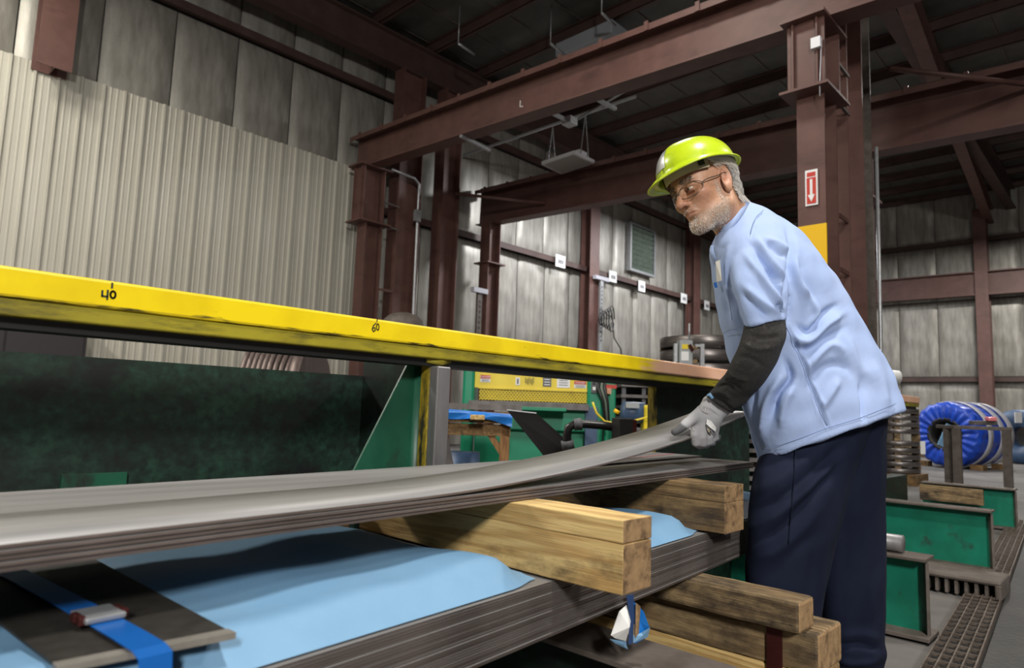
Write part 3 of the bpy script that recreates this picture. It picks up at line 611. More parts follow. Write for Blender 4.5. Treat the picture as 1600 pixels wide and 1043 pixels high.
# ------------------------------------------------------------------ green backstop with the yellow rail
bk = empty('backstop_frame', (1.3, 1.7, 0), 'green welded backstop frame with a yellow top rail marked 40 and 60', 'frame')
MB().box(-2.2, 6.95, 1.5, 1.60, 1.089, 1.146).build('top_rail', M['rail'], bk, 0.006)
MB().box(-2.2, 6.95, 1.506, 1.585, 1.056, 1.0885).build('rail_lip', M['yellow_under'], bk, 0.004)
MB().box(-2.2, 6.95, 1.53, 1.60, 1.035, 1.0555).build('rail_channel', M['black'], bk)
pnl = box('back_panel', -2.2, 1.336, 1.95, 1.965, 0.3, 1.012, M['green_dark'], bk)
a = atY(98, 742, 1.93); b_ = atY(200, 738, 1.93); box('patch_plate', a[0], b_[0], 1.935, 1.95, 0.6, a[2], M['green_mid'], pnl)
box('base_beam', -2.2, 6.95, 1.62, 1.74, 0.0, 0.45, M['green_dark'], bk)
def post(x):
    box('post_bar', x, x+0.052, 1.5, 1.535, 0.45, 1.035, M['steel'], bk, 0.004)
    box('post_edge', x-0.002, x+0.05, 1.5355, 1.575, 0.45, 1.052, M['yellow_dirty'], bk, 0.004)
    MB().tube([(x+0.02, 1.61, 0.3), (x+0.02, 1.61, 1.05)], 0.028, 12).build('post_tube', M['green_mid'], bk)
    MB().prism([(x-0.26, 1.60, 0.62), (x-0.005, 1.60, 1.09), (x-0.005, 1.60, 0.62)], (0, 0.008, 0)).build('gusset', M['green_mid'], bk)
    MB().prism([(x+0.06, 1.58, 1.0), (x+0.20, 1.58, 0.6), (x+0.06, 1.58, 0.6)], (0, 0.008, 0)).build('gusset', M['steel_dark'], bk)
    box('side_plate', x+0.05, x+0.062, 1.6, 1.95, 0.3, 1.06, M['green_dark'], bk)
    MB().tube([(x-0.02, 1.53, 1.052), (x+0.03, 1.525, 1.05), (x+0.07, 1.53, 1.054)], [0.008, 0.014, 0.008], 8).build('weld_bead', M['yellow_under'], bk)
post(1.272); post(-1.2); post(4.9)
box('side_panel', 2.62, 3.6, 1.60, 1.612, 0.4, 1.036, M['green_dark'], bk)
box('panel_edge', 2.585, 2.62, 1.585, 1.612, 0.4, 1.036, M['yellow_dirty'], bk)
# hand written marks on the rail face
def strokes(name, lines, mat, w=0.0032, parent=None):
    for ln in lines:
        m_ = MB(); P_ = [atY(px, py, 1.4992) for px, py in ln]
        for p_, q_ in zip(P_[:-1], P_[1:]):
            d = (q_-p_)/np.linalg.norm(q_-p_)*w*0.4; m_.bar(p_-d, q_+d, w, 0.0008, (0, 1, 0))
        m_.build(name, mat, parent)
circ = lambda cx, cy, rx, ry, n=14: [(cx+rx*math.cos(2*math.pi*k/n), cy+ry*math.sin(2*math.pi*k/n)) for k in range(n+1)]
strokes('mark_40', [[(160, 454), (159.5, 462), (168, 463)], [(168.5, 453.5), (167.5, 467)], circ(176.5, 460, 4, 5.4), [(175.5, 442.5), (175, 449)]], M['ink'], 0.0033, bk)
strokes('mark_60', [[(587.5, 504.5), (583.5, 508.5), (581.5, 514), (583.5, 517.5), (586.5, 515.5), (586, 511.5), (582.5, 512.5)], circ(590.3, 510.5, 1.9, 4.8), [(589.5, 499), (589, 502)]], M['ink'], 0.0026, bk)
# timber bolster behind the loads
r = empty('bolster_timber', (0.6, 1.48, 0.45), 'dark brown bolster timber lying behind the blue paper', 'timber')
box('sawn_board', 0.5, 0.965, 1.44, 1.56, 0.452, 0.70, M['wood_x'], r, 0.008)
# ------------------------------------------------------------------ green floor supports
def bunk(name, x, y0, y1, z1, mat, label, foot=True, fl=0.14):
    r = empty(name, (x, y0, 0), label, 'support', 'green floor supports')
    MB().prism([(x, y0+0.01, 0.03), (x, y1, 0.03), (x, y1, z1-0.014), (x, y0+0.015, z1-0.014)], (0.016, 0, 0)).build('web', mat, r)
    MB().box(x-fl/2, x+fl/2, y0, y1, z1-0.014, z1).build('top_flange', M['rust'], r, 0.003)
    MB().box(x-fl/2-0.02, x+fl/2, y0-0.01, y1, 0.012, 0.03).build('bottom_flange', M['rust'], r, 0.003)
    MB().obox((x-0.02, y0+0.012, z1/2), (0.03, 0.012, 0), (-0.002, 0.006, 0), (0, 0, z1/2-0.02)).build('end_plate', M['rust'], r)
    return r
bunk('floor_support', 1.40, 0.66, 1.62, 0.37, M['green_dark'], 'dark steel topped floor support under the lower bundle', fl=0.18)
bunk('floor_support', 3.42, 0.72, 1.62, 0.345, M['green'], 'nearest green floor support, right behind the worker', fl=0.16)
bunk('floor_support', 5.26, 0.75, 1.62, 0.385, M['green'], 'middle green floor support with scratched web, right of the worker')
bunk('floor_support', 7.5, 0.89, 1.62, 0.365, M['green'], 'farthest green floor support, with a plank leaning on it')
c = atX(1385, 848, 3.42)
tag(MB().tube([(3.42, 1.25, 0.385), (3.42, 0.82, 0.385)], 0.038, 20).build('steel_roller', M['steel']), 'short bright steel roller lying on the nearest green support', 'roller')
tag(box('plank', 7.38, 7.42, 1.12, 1.62, 0.2, 0.34, M['wood_g'], None, 0.004), 'weathered plank against the farthest green support', 'plank')
ft = empty('slotted_stand', (4.55, 0.8, 0), 'heavy brown slotted steel stand on the floor beside the grating', 'stand')
MB().box(4.36, 4.66, 0.6, 1.0, 0.088, 0.115).build('top_bar', M['rust'], ft, 0.012)
MB().box(4.36, 4.66, 0.6, 0.63, 0.014, 0.1).build('end_bar', M['rust'], ft, 0.01); MB().box(4.36, 4.66, 0.97, 1.0, 0.014, 0.1).build('end_bar', M['rust'], ft, 0.01)
for k in range(7): box('rib', 4.38, 4.6, 0.66+k*0.045, 0.675+k*0.045, 0.014, 0.09, M['rust'], ft)
# ================================================================== MACHINES AND STOCK BEHIND THE RAIL
# local frame facing the camera, at a given pixel and distance
def frame(px, py, D, turn=0.0):
    o = atD(px, py, D); h = math.atan2(CF[1], CF[0])+turn
    fx = np.array((math.sin(h), -math.cos(h), 0)); fy = np.array((math.cos(h), math.sin(h), 0))
    return o, fx, fy
Z3 = np.array((0, 0, 1.0))
def lbox(mb, O, fx, fy, x0, x1, y0, y1, z0, z1):
    c = np.array((O[0], O[1], 0))+fx*(x0+x1)/2+fy*(y0+y1)/2+Z3*(z0+z1)/2
    return mb.obox(c, fx*(x1-x0)/2, fy*(y1-y0)/2, Z3*(z1-z0)/2)
def lb(name, F, x0, x1, y0, y1, z0, z1, mat, parent, bev=0):
    return lbox(MB(), F[0], F[1], F[2], x0, x1, y0, y1, z0, z1).build(name, mat, parent, bev)
# --- power shear (guard front at D = 8)
F = frame(830, 600, 8.0, 0.02); mpp = 8.0/FPX
X_ = lambda px: (px-830)*mpp
Z_ = lambda py, px=830: 0.92-(py-(640+(px-830)*0.035))*mpp
sh = empty('power_shear', (F[0][0], F[0][1], 0), 'green metal shear with a yellow guard full of warning labels', 'machine')
lb('side_frame', F, X_(724), X_(742), -0.1, 1.0, 0.0, Z_(576), M['green_machine'], sh, 0.03)
lb('side_frame', F, X_(917), X_(941), -0.1, 1.0, 0.0, Z_(577), M['green_machine'], sh, 0.03)
lb('top_beam', F, X_(752), X_(920), 0.12, 0.5, Z_(590), Z_(566), M['green_machine'], sh, 0.02)
gd = lb('guard', F, X_(742), X_(918), -0.02, 0.0, Z_(610), Z_(583), M['yellow_guard'], sh, 0.004)
lb('guard_back', F, X_(749), X_(917), 0.05, 0.06, Z_(629), Z_(610), M['black'], sh)
mh = MB(); n = 34; xa, xb = X_(750), X_(917); za, zb = Z_(628), Z_(610)
for row in range(3):
    z0 = za+(zb-za)*row/3; z1 = za+(zb-za)*(row+1)/3
    for k in range(n):
        for s in (0, 1):
            p_ = np.array((F[0][0], F[0][1], 0))+F[1]*(xa+(xb-xa)*(k+s)/n)+F[2]*(-0.01)+Z3*z0; q_ = np.array((F[0][0], F[0][1], 0))+F[1]*(xa+(xb-xa)*(k+1-s)/n)+F[2]*(-0.01)+Z3*z1
            mh.bar(p_, q_, 0.016, 0.006, F[2])
mhx = mh.build('guard_mesh', M['yellow_guard'], sh); mhx['kind'] = 'stuff'
lb('mesh_rail', F, X_(748), X_(918), -0.03, 0.0, Z_(611), Z_(608.5), M['yellow_guard'], sh)
lb('bed', F, X_(735), X_(917), -0.25, 0.6, Z_(640), Z_(630), M['steel_dark'], sh, 0.005)
lb('front_apron', F, X_(800), X_(925), -0.12, 0.2, Z_(672), Z_(640), M['green_machine'], sh, 0.01)
lb('support_arm', F, X_(808), X_(880), -0.45, 0.0, Z_(642), Z_(637), M['green_machine'], sh, 0.005)
lb('lower_apron', F, X_(745), X_(925), 0.0, 0.3, 0.2, Z_(668), M['green_machine'], sh, 0.01)
def label(name, px0, px1, py0, py1, mat, par, y=-0.026):
    return lb(name, F, X_(px0), X_(px1), y, y+0.004, Z_(py1), Z_(py0), mat, par)
def words(txt, px, py, hpx, mat, par, y=-0.03, name='lettering'):
    cu = bpy.data.curves.new(name, 'FONT'); cu.body = txt; cu.size = hpx*mpp*1.4; cu.align_x = 'CENTER'; cu.align_y = 'CENTER'; cu.extrude = 0.0008
    o = bpy.data.objects.new(name, cu); COL.objects.link(o); cu.materials.append(mat)
    c = np.array((F[0][0], F[0][1], 0))+F[1]*X_(px)+F[2]*y+Z3*Z_(py)
    o.matrix_world = Matrix(((F[1][0], 0, -F[2][0], c[0]), (F[1][1], 0, -F[2][1], c[1]), (0, 1, 0, c[2]), (0, 0, 0, 1)))
    bpy.context.view_layer.update(); me = bpy.data.meshes.new_from_object(o.evaluated_get(bpy.context.evaluated_depsgraph_get())); mw = o.matrix_world.copy(); bpy.data.objects.remove(o)
    me.transform(mw); q = bpy.data.objects.new(name, me); COL.objects.link(q); put(q, par); return q
for (a, b_, t) in ((750.5, 766, 590), (897, 915.5, 594)):
    w_ = label('warning_label', a, b_, t, t+11, M['sign_white'], gd); label('label_header', a, b_, t, t+5.5, M['sign_red'], gd, -0.029); words('DANGER', (a+b_)/2, t+2.8, 2.7, M['sign_white'], gd, -0.031)
    for k in range(2): label('text_line', a+2, b_-2, t+7+k*2, t+7.8+k*2, M['ink_grey'], gd, -0.029)
label('warning_label', 805.5, 812, 592, 604, M['sign_white'], gd); label('pictogram', 807.5, 810, 594, 602, M['ink_grey'], gd, -0.029)
label('maker_plate', 848, 861, 590, 604.5, M['ink_grey'], gd)
for k in range(3): label('text_line', 850, 859, 593+k*4, 594.2+k*4, M['sign_white'], gd, -0.029)
label('notice_label', 870, 890, 586.5, 605.5, M['sign_white'], gd)
for k in range(4): label('text_line', 873, 887, 590+k*3.6, 590.9+k*3.6, M['ink_grey'] if k else M['sign_red'], gd, -0.029)
for k in range(9): label('script_stroke', 820+1.6*k, 821+1.6*k, 591+(k*7 % 4), 600+(k*5 % 4), M['yellow_under'], gd, -0.0255)
lb('switch_panel', F, X_(922), X_(931), -0.13, -0.1, Z_(612), Z_(590), M['ink_grey'], sh)
for k in range(2): lb('push_button', F, X_(924), X_(928), -0.15, -0.13, Z_(608-k*9), Z_(603-k*9), M['black'] if k else M['sign_white'], sh)
lb('control_box', F, X_(950), X_(968), 0.2, 0.5, 0.3, Z_(583), M['green_machine'], sh, 0.02); lb('warning_band', F, X_(949.5), X_(968.5), 0.19, 0.2, Z_(603), Z_(597), M['sign_red'], sh)
lb('control_box', F, X_(951), X_(958), 0.1, 0.2, Z_(612), Z_(603), M['copper'], sh)
lb('blue_leg', F, X_(913), X_(932), -0.16, -0.1, 0.3, Z_(634), M['blue_motor'], sh, 0.005)
for k in range(3):
    P0 = lambda px, py, y: np.array((F[0][0], F[0][1], 0))+F[1]*X_(px)+F[2]*y+Z3*Z_(py)
    MB().tube([P0(935+k*4, 590, -0.1), P0(931+k*5, 605, -0.2), P0(940+k*3, 625, -0.18), P0(946+k*2, 665, -0.15)], 0.018, 6).build('cable', M['rubber'] if k != 1 else M['louver'], sh)
# motor with yellow belt guard and the yellow cable
mo = empty('electric_motor', tuple(atD(988, 640, 7.2)*np.array((1, 1, 0))), 'small blue electric motor with a yellow belt guard behind the rail', 'motor')
A, B = atD(970, 643, 7.2), atD(1006, 645, 7.2)
MB().tube([A, A+(B-A)*0.1, B], [0.07, 0.115, 0.115], 18).build('casing', M['blue_motor'], mo)
MB().obox(atD(988, 633, 7.05), F[1]*0.07, F[2]*0.03, Z3*0.03).build('terminal_box', M['grey_box'], mo, 0.005)
MB().obox(atD(1010, 665, 7.15), F[1]*0.045, F[2]*0.1, Z3*0.22).build('belt_guard', M['yellow_guard'], mo, 0.02)
MB().obox((atD(988, 668, 7.3)+atD(988, 700, 7.3))/2*np.array((1, 1, 0))+Z3*0.32, F[1]*0.14, F[2]*0.12, Z3*0.32).build('stand', M['steel_dark'], mo)
tag(MB().tube([atD(926, 628, 6.9), atD(932, 645, 6.9), atD(945, 658, 6.9), atD(970, 663, 6.9), atD(998, 655, 6.9), atD(1018, 650, 6.9)], 0.011, 8).build('yellow_cable', M['yellow_guard']), 'yellow cable sagging between the shear and the motor', 'cable')
tag(MB().tube([atD(965, 640, 6.8), atD(962, 645, 6.8)], 0.03, 8).build('orange_knob', M['yellow_band']), 'small orange knob beside the shear control box', 'knob')
# dark rack behind the motor
rk = empty('dark_rack', tuple(atD(990, 620, 8.8)*np.array((1, 1, 0))), 'dark rack of flat bars behind the motor', 'rack')
Fr = frame(990, 620, 8.8)
for k in range(7): lb('shelf_bar', Fr, -0.18, 0.3, -0.1, 0.4, 0.55+k*0.14, 0.59+k*0.14, M['steel_dark'], rk)
for s in (-0.16, 0.1): lb('upright', Fr, s, s+0.05, -0.05, 0.0, 0, 1.55, M['ink_grey'], rk)
lb('upright', Fr, 0.27, 0.31, 0.3, 0.35, 0, 1.55, M['ink_grey'], rk); lb('back_panel', Fr, -0.18, 0.3, 0.4, 0.42, 0, 1.5, M['black'], rk)
# --- wooden work table with blue sheet
Ft = frame(755, 660, 6.0, 0.0); mt = 6.0/FPX
tX = lambda px: (px-755)*mt
tZ = lambda py: 0.92-(py-638)*mt
tb = empty('work_table', (Ft[0][0], Ft[0][1], 0), 'rough wooden work table in front of the shear', 'table')
lb('table_top', Ft, tX(690), tX(800), -0.1, 0.7, tZ(662), tZ(645), M['wood_x'], tb, 0.005)
lb('rail_board', Ft, tX(690), tX(798), -0.05, 0.0, tZ(682), tZ(664), M['wood_x'], tb, 0.004)
lb('leg', Ft, tX(782), tX(797), -0.05, 0.04, 0, tZ(662), M['wood_z'], tb, 0.004); lb('leg', Ft, tX(660), tX(676), -0.05, 0.04, 0, tZ(662), M['wood_z'], tb, 0.004)
p_ = lambda px, py, y: np.array((Ft[0][0], Ft[0][1], 0))+Ft[1]*tX(px)+Ft[2]*y+Z3*tZ(py)
MB().bar(p_(764, 676, 0.02), p_(786, 708, 0.02), 0.05, 0.1, Ft[2]).build('brace', M['wood_z'], tb)
tag(lb('steel_slab', Ft, tX(690), tX(815), 0.05, 0.6, tZ(642), tZ(633), M['steel_dark'], None), 'dark flat steel slab lying on the work table', 'slab')
def tarp(u, v):
    px = 690+u*110; y = -0.15-0.02*math.sin(9*u+3*v)
    top = 642+5*u; hang = (10+7*u+4*math.sin(6*u+1))*v
    return p_(px, top+hang, y if v > 0.15 else -0.12)
tag(MB().grid(tarp, 30, 8).build('blue_sheet', M['tarp']), 'bright blue plastic sheet hanging over the table edge', 'sheet')
tag(MB().obox(p_(748, 653, -0.26), Ft[1]*0.06, Ft[2]*0.05, Z3*0.02).build('wood_offcut', M['wood_y'], None, 0.003), 'small pale wood offcut under the blue sheet', 'offcut')
bx = empty('blue_drum', tuple(p_(722, 690, 0.3)*np.array((1, 1, 0))), 'dark blue drum under the work table', 'drum')
MB().lathe([(0.001, 0), (0.16, 0), (0.165, 0.2), (0.16, 0.22), (0.165, 0.24), (0.16, 0.5), (0.001, 0.5)], p_(722, 0, 0.3)*np.array((1, 1, 0))+Z3*0.342-Z3*0.34, (0, 0, 1), 20).build('barrel', M['blue_motor'], bx)
# --- leaning dark plate
c4 = [(792, 640), (838, 645), (906, 706), (853, 716)]
P4 = [atD(*c4[0], 3.8), atD(*c4[1], 3.8), atD(*c4[2], 3.72), atD(*c4[3], 3.72)]
dn = P4[2]-P4[1]; P4[2] = P4[1]+dn*2.05; P4[3] = P4[0]+(P4[3]-P4[0])*2.0
nv = np.cross(P4[1]-P4[0], P4[3]-P4[0]); nv = nv/np.linalg.norm(nv)*0.004
lp = empty('leaning_plate', tuple(P4[3]*np.array((1, 1, 0))), 'dark thin steel plate leaning in front of the shear', 'plate')
MB().hexa([P4[0], P4[1], P4[2], P4[3], *[p+nv for p in P4]]).build('sheet', M['matt_black'], lp)
e0, e1 = P4[0], P4[1]; MB().bar(e0-nv*0.2, e1-nv*0.2, 0.008, 0.006).build('bright_edge', M['galv'], lp)
# --- black pipe elbow, hose and hydraulic block
hp = empty('hydraulic_hose', tuple(atD(890, 690, 3.5)*np.array((1, 1, 0))), 'thick black hose with elbow fitting behind the bent strip', 'hose')
HP = [atD(x, y, 3.4) for x, y in ((893, 720), (886, 697), (886, 680), (888, 668), (897, 663), (915, 662), (940, 664), (965, 668))]
HP = [np.array((HP[0][0], HP[0][1], 0.45))]+HP
MB().tube(HP, 0.022, 12).build('hose_body', M['rubber'], hp); MB().tube([atD(888, 700, 3.4), atD(886, 688, 3.4)], 0.036, 6).build('nut', M['ink_grey'], hp); MB().tube([atD(897, 663, 3.39), atD(909, 662, 3.39)], 0.031, 12).build('collar', M['ink_grey'], hp)
hb = empty('hydraulic_block', tuple(atD(975, 670, 3.35)*np.array((1, 1, 0))), 'black upright hydraulic block at the end of the hose', 'block')
Fh = frame(975, 670, 3.35, 0.3); zt_ = atD(975, 653, 3.35)[2]
lb('body', Fh, -0.045, 0.03, -0.04, 0.05, 0.45, zt_, M['black'], hb, 0.004); lb('side_plate', Fh, 0.031, 0.055, -0.03, 0.05, 0.45, zt_-0.006, M['strap_red'], hb, 0.002)
tag(lb('machine_pedestal', Fh, -0.2, 0.8, 0.1, 0.6, 0.0, 0.45, M['black'], None), 'black machine pedestal hidden behind the strips', 'pedestal')
# --- slit coils
def slit_coil(c, ax, ro, ri, w, mat, label, group, seg=48):
    o = MB().lathe([(ri, -w/2), (ro-0.004, -w/2), (ro, -w/2+0.004), (ro, w/2-0.004), (ro-0.004, w/2), (ri, w/2)], c, ax, seg).build('slit_coil', mat)
    for p in o.data.polygons: p.use_smooth = bool(abs(np.dot(np.array(p.normal), ax)) < 0.5)
    return tag(o, label, 'coil', group)
ORD = ('topmost', 'second', 'third', 'fourth', 'fifth', 'sixth', 'seventh', 'eighth', 'ninth', 'tenth')
def coil_stack(px, py_top, D, ro, ri, zs, w, grp, lab, labs=None, mat=None, blocks=True, s0=1):
    c = atD(px, py_top, D); 
    for i, z in enumerate(zs):
        slit_coil((c[0], c[1], z), np.array((0, 0, 1.0)), ro, ri, w, mat or M['coil'], ORD[len(zs)-1-i]+' '+lab, grp)
        if blocks and i:
            for a in (0.3, 1.9, 3.4, 5.0):
                q = np.array((c[0]+ro*0.82*math.cos(a), c[1]+ro*0.82*math.sin(a), (zs[i-1]+z)/2)); g = abs(z-zs[i-1])-w
                d = np.array((math.cos(a), math.sin(a), 0)); tag(MB().obox(q, d*ro*0.19, np.array((-d[1], d[0], 0))*0.04, Z3*(g/2-0.001)).build('spacer_block', M['wood_g']), 'small wood spacer block between flat slit coils ('+grp+')', 'spacer', 'spacers of '+grp)
    return c
zs1 = [0.16+k*0.2 for k in range(10)]
c1 = coil_stack(1102, 530, 10.0, 0.66, 0.3, zs1, 0.15, 'coil stack behind the rail', 'slit coil from the top of the tall stack behind the copper rail end')
tag(MB().lathe([(0.001, 0), (0.62, 0), (0.62, 0.05), (0.001, 0.05)], (c1[0], c1[1], 0.005), (0, 0, 1), 32).build('coil_skid', M['wood_x']), 'round skid under the tall coil stack', 'skid')
zs2 = [0.2, 0.3, 0.4, 0.5, 0.6, 0.78, 0.88, 0.98, 1.08]
c2 = coil_stack(1402, 700, 10.2, 0.3, 0.14, zs2, 0.07, 'coil stack right of the worker', 'small coil from the top of the wrapped stack right of the worker', mat=M['coil'])
tag(MB().box(c2[0]-0.33, c2[0]+0.33, c2[1]-0.33, c2[1]+0.33, 0.0, 0.158).build('pallet', M['wood_x']), 'pallet under the small coil stack', 'pallet')
tag(MB().grid(lambda u, v: (c2[0]+(0.31*(1-0.35*v))*math.cos(6.283*u), c2[1]+(0.31*(1-0.35*v))*math.sin(6.283*u), 1.15+0.1*v+0.015*math.sin(25*u)), 40, 4).build('plastic_wrap', M['wrap']), 'clear crumpled plastic wrap on top of the small coil stack', 'wrap')
# electrical disconnect box on its post, in front of the tall stack
Fe = frame(1073, 550, 8.6); me_ = 8.6/FPX
eb = empty('disconnect_box', (Fe[0][0], Fe[0][1], 0), 'grey electrical disconnect box with yellow label on a stand', 'electrical box')
eX = lambda px: (px-1073)*me_
eZ = lambda py: Fe[0][2]+(550-py)*me_
lb('enclosure', Fe, eX(1060), eX(1080), -0.08, 0.1, eZ(572), eZ(532), M['grey_box'], eb, 0.008)
lb('warning_label', Fe, eX(1063), eX(1072.5), -0.086, -0.08, eZ(546), eZ(538.5), M['yellow_guard'], eb); lb('paper_label', Fe, eX(1062), eX(1073.5), -0.086, -0.08, eZ(564), eZ(550), M['sign_white'], eb)
MB().bar(atD(1077, 538, 8.5), atD(1082, 548, 8.5), 0.04, 0.03).build('handle', M['strap_red'], eb)
lb('bracket', Fe, eX(1053), eX(1058), -0.02, 0.04, eZ(566), eZ(537), M['galv'], eb); lb('bracket', Fe, eX(1094), eX(1100), -0.02, 0.04, 0, eZ(536), M['galv'], eb); lb('bracket', Fe, eX(1086), eX(1094), -0.02, 0.04, eZ(541), eZ(537), M['galv'], eb)
lb('post', Fe, eX(1066), eX(1074), 0.0, 0.08, 0, eZ(572), M['galv'], eb); MB().tube([atD(1077, 533, 8.6), atD(1077, 505, 8.6)], 0.012, 6).build('conduit', M['galv'], eb)
# row of upright coils seen through the gap under the rail
for k in range(9):
    c = atD(412+k*8.0, 590, 9.0)+np.array((0, 0, 0)); c[2] = 0.9-0.012*k
    slit_coil(c, CR*0.9+CF*0.35*0+np.array((0, 0, 0)), 0.88-0.012*abs(k-5), 0.3, 0.058, M['coil_x'], ('leftmost', 'second', 'third', 'fourth', 'fifth', 'sixth', 'seventh', 'eighth', 'ninth')[k]+' narrow upright coil in the row seen through the gap under the rail', 'upright coils under the rail', 40)
c = atD(488, 590, 9.0); c[2] = 0.85; slit_coil(c, CR, 0.85, 0.3, 0.13, M['coil_x'], 'wider dark upright coil at the right end of the row under the rail', None, 40)
c = atD(627, 560, 9.4); c[2] = 1.085; c[2] = 0; tag(MB().lathe([(0.001, 0), (0.3, 0), (0.3, 2.0), (0.27, 2.1), (0.19, 2.17), (0.09, 2.2), (0.001, 2.21)], c, (0, 0, 1), 40).build('domed_tank', M['rust']), 'grey brown domed tank whose rounded top shows above the yellow rail', 'tank')
c = atD(428, 575, 7.5); tag(MB().obox((c[0]-0.1, c[1]+0.05, 0.6), CR*0.35, CF*0.2, Z3*0.615).build('tool_cart', M['ink_grey'], None, 0.03), 'dark low cart edge just above the green panel', 'cart')
# racks of dark bars behind the worker's hand
Fk = frame(1150, 690, 5.2); rk = empty('bar_rack', (Fk[0][0], Fk[0][1], 0), 'dark stack of flat bars and spacers behind the gloved hand', 'rack')
for k in range(9): lb('flat_bar', Fk, -0.2, 0.22, -0.1, 0.5, 0.3+k*0.07, 0.33+k*0.07, M['steel_dark'], rk)
for s in (-0.16, 0.16):
    for k in range(9): lb('spacer', Fk, s-0.03, s+0.03, -0.08, 0.4, 0.33+k*0.07, 0.37+k*0.07, M['wood_g'] if k % 3 == 0 else M['black'], rk)
lb('base', Fk, -0.2, 0.22, -0.1, 0.5, 0.0, 0.3, M['black'], rk)
tag(lb('blue_rag', Fk, -0.09, 0.02, -0.13, -0.101, 0.70, 0.745, M['tarp'], None, 0.008), 'small blue rag on the dark bar stack', 'rag')
# --- blue wrapped coil on its cradle, with tags and strap
Fc = frame(1478, 678, 14.0); oc = atD(1476, 678, 14.0)
ax = CF*np.array((1, 1, 0)); ax /= np.linalg.norm(ax); ax = ax*math.cos(1.0)+np.array((CR[0], CR[1], 0))*math.sin(1.0); ax[2] = 0; ax /= np.linalg.norm(ax)
bc = empty('wrapped_coil', (oc[0], oc[1], 0), 'big steel coil wrapped in bright blue sheet with grey bands', 'coil')
def bl(u, v):
    prof_ = [(0.30, 0.0), (0.45, -0.03), (0.6, -0.01), (0.66, 0.06), (0.67, 0.35), (0.67, 0.7), (0.67, 1.05), (0.66, 1.35), (0.6, 1.42), (0.3, 1.4)]
    k = v*(len(prof_)-1); i = min(int(k), len(prof_)-2); f_ = k-i
    r_ = prof_[i][0]*(1-f_)+prof_[i+1][0]*f_; h_ = prof_[i][1]*(1-f_)+prof_[i+1][1]*f_
    a = 2*math.pi*u; pl = 0.016*math.sin(22*a)*(1 if h_ < 0.1 else 0.3)+0.008*math.sin(9*a+7*h_)
    w_ = np.cross(ax, Z3); d = math.cos(a)*Z3+math.sin(a)*w_
    return np.array((oc[0], oc[1], oc[2]))+d*(r_+(pl if r_ > 0.5 else 0))+ax*(h_+(pl if h_ < 0.1 else 0))
MB().grid(bl, 176, 27).build('blue_wrap', M['blue'], bc)
MB().lathe([(0.26, 0.02), (0.31, -0.02), (0.34, -0.02), (0.33, 1.4), (0.26, 1.4)], oc, ax, 40).build('core_ring', M['black'], bc)
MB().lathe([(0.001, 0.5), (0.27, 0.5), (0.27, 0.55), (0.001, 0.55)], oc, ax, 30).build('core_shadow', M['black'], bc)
for h_ in (0.3, 0.85, 1.25): MB().lathe([(0.684, h_), (0.7, h_), (0.7, h_+0.2), (0.684, h_+0.2)], oc, ax, 48).build('grey_band', M['wrap'], bc)
MB().obox(atD(1438, 699, 13.75), CR*0.1, CF*0.006, Z3*0.13).build('paper_tag', M['white'], bc); MB().obox(atD(1489, 697, 13.7), CR*0.08, CF*0.006, Z3*0.11+CR*0.04).build('paper_tag', M['white'], bc)
MB().bar(atD(1470, 696, 13.6), atD(1484, 663, 13.6), 0.14, 0.02, CF).build('blue_strap', M['paper'], bc)
for s, nm in ((0.2, 'near'), (1.15, 'far')):
    for sd in (-1, 1):
        q = np.array((oc[0], oc[1], 0))+ax*s+np.cross(ax, Z3)*sd*0.52; tag(MB().obox(q+Z3*0.055, ax*0.09, np.cross(ax, Z3)*0.12, Z3*0.055).build('coil_chock', M['wood_x']), '%s %s wooden chock under the blue coil' % (nm, 'left' if sd < 0 else 'right'), 'chock')
oc2 = atD(1590, 668, 16.5); MB_ = MB().lathe([(0.25, 0), (0.62, 0), (0.66, 0.08), (0.66, 1.0), (0.62, 1.08), (0.25, 1.08)], (oc2[0], oc2[1], 0.66), ax, 40).build('wrapped_coil', M['blue_motor']); tag(MB_, 'dark blue wrapped coil at the right edge behind the first', 'coil')
MB().obox(atD(1591, 652, 15.6), CR*0.08, CF*0.01, Z3*0.12).build('paper_tag', M['white'], MB_)
# --- steel bench in front of the coil
sb = empty('steel_bench', tuple(atD(1535, 740, 9.0)*np.array((1, 1, 0))), 'brown steel bench standing in front of the blue coil', 'bench')
A, B, Cc = atD(1490, 664, 9.3), atD(1582, 666, 9.0), atD(1560, 662, 10.2)
tz = A[2]; 
tp = [np.array((p[0], p[1], tz)) for p in (A, B)]; dv = (CF*np.array((1, 1, 0)))*0.4
MB().hexa([tp[0]-Z3*0.05, tp[1]-Z3*0.05, tp[1]+dv-Z3*0.05, tp[0]+dv-Z3*0.05, tp[0], tp[1], tp[1]+dv, tp[0]+dv]).build('bench_top', M['rust'], sb, 0.005)
for p, dd in ((tp[0], 0.05), (tp[1], 0.05), (tp[0]+CR*0.0, 0.24)):
    q = p+CF*np.array((1, 1, 0))*dd+(tp[1]-tp[0])*(-0.06 if p is tp[1] else 0.09)
    MB().box(q[0]-0.05, q[0]+0.05, q[1]-0.05, q[1]+0.05, 0, tz-0.05).build('leg', M['rust'], sb)
tag(MB().obox((tp[0]+tp[1])/2+dv*0.4+Z3*0.035+(tp[1]-tp[0])*0.15+Z3*0.012, CR*0.16, CF*np.array((1, 1, 0))*0.06, Z3*0.03).build('loose_bars', M['steel_dark'], None, 0.006), 'small dark metal piece on the steel bench', 'metal piece')
tag(MB().obox((tp[0]+tp[1])/2+dv*0.3+Z3*0.105+(tp[1]-tp[0])*0.25, CR*0.06, CF*0.04, Z3*0.025).build('pink_cloth', M['pink'], None, 0.01), 'crumpled pink cloth on the steel bench', 'cloth')
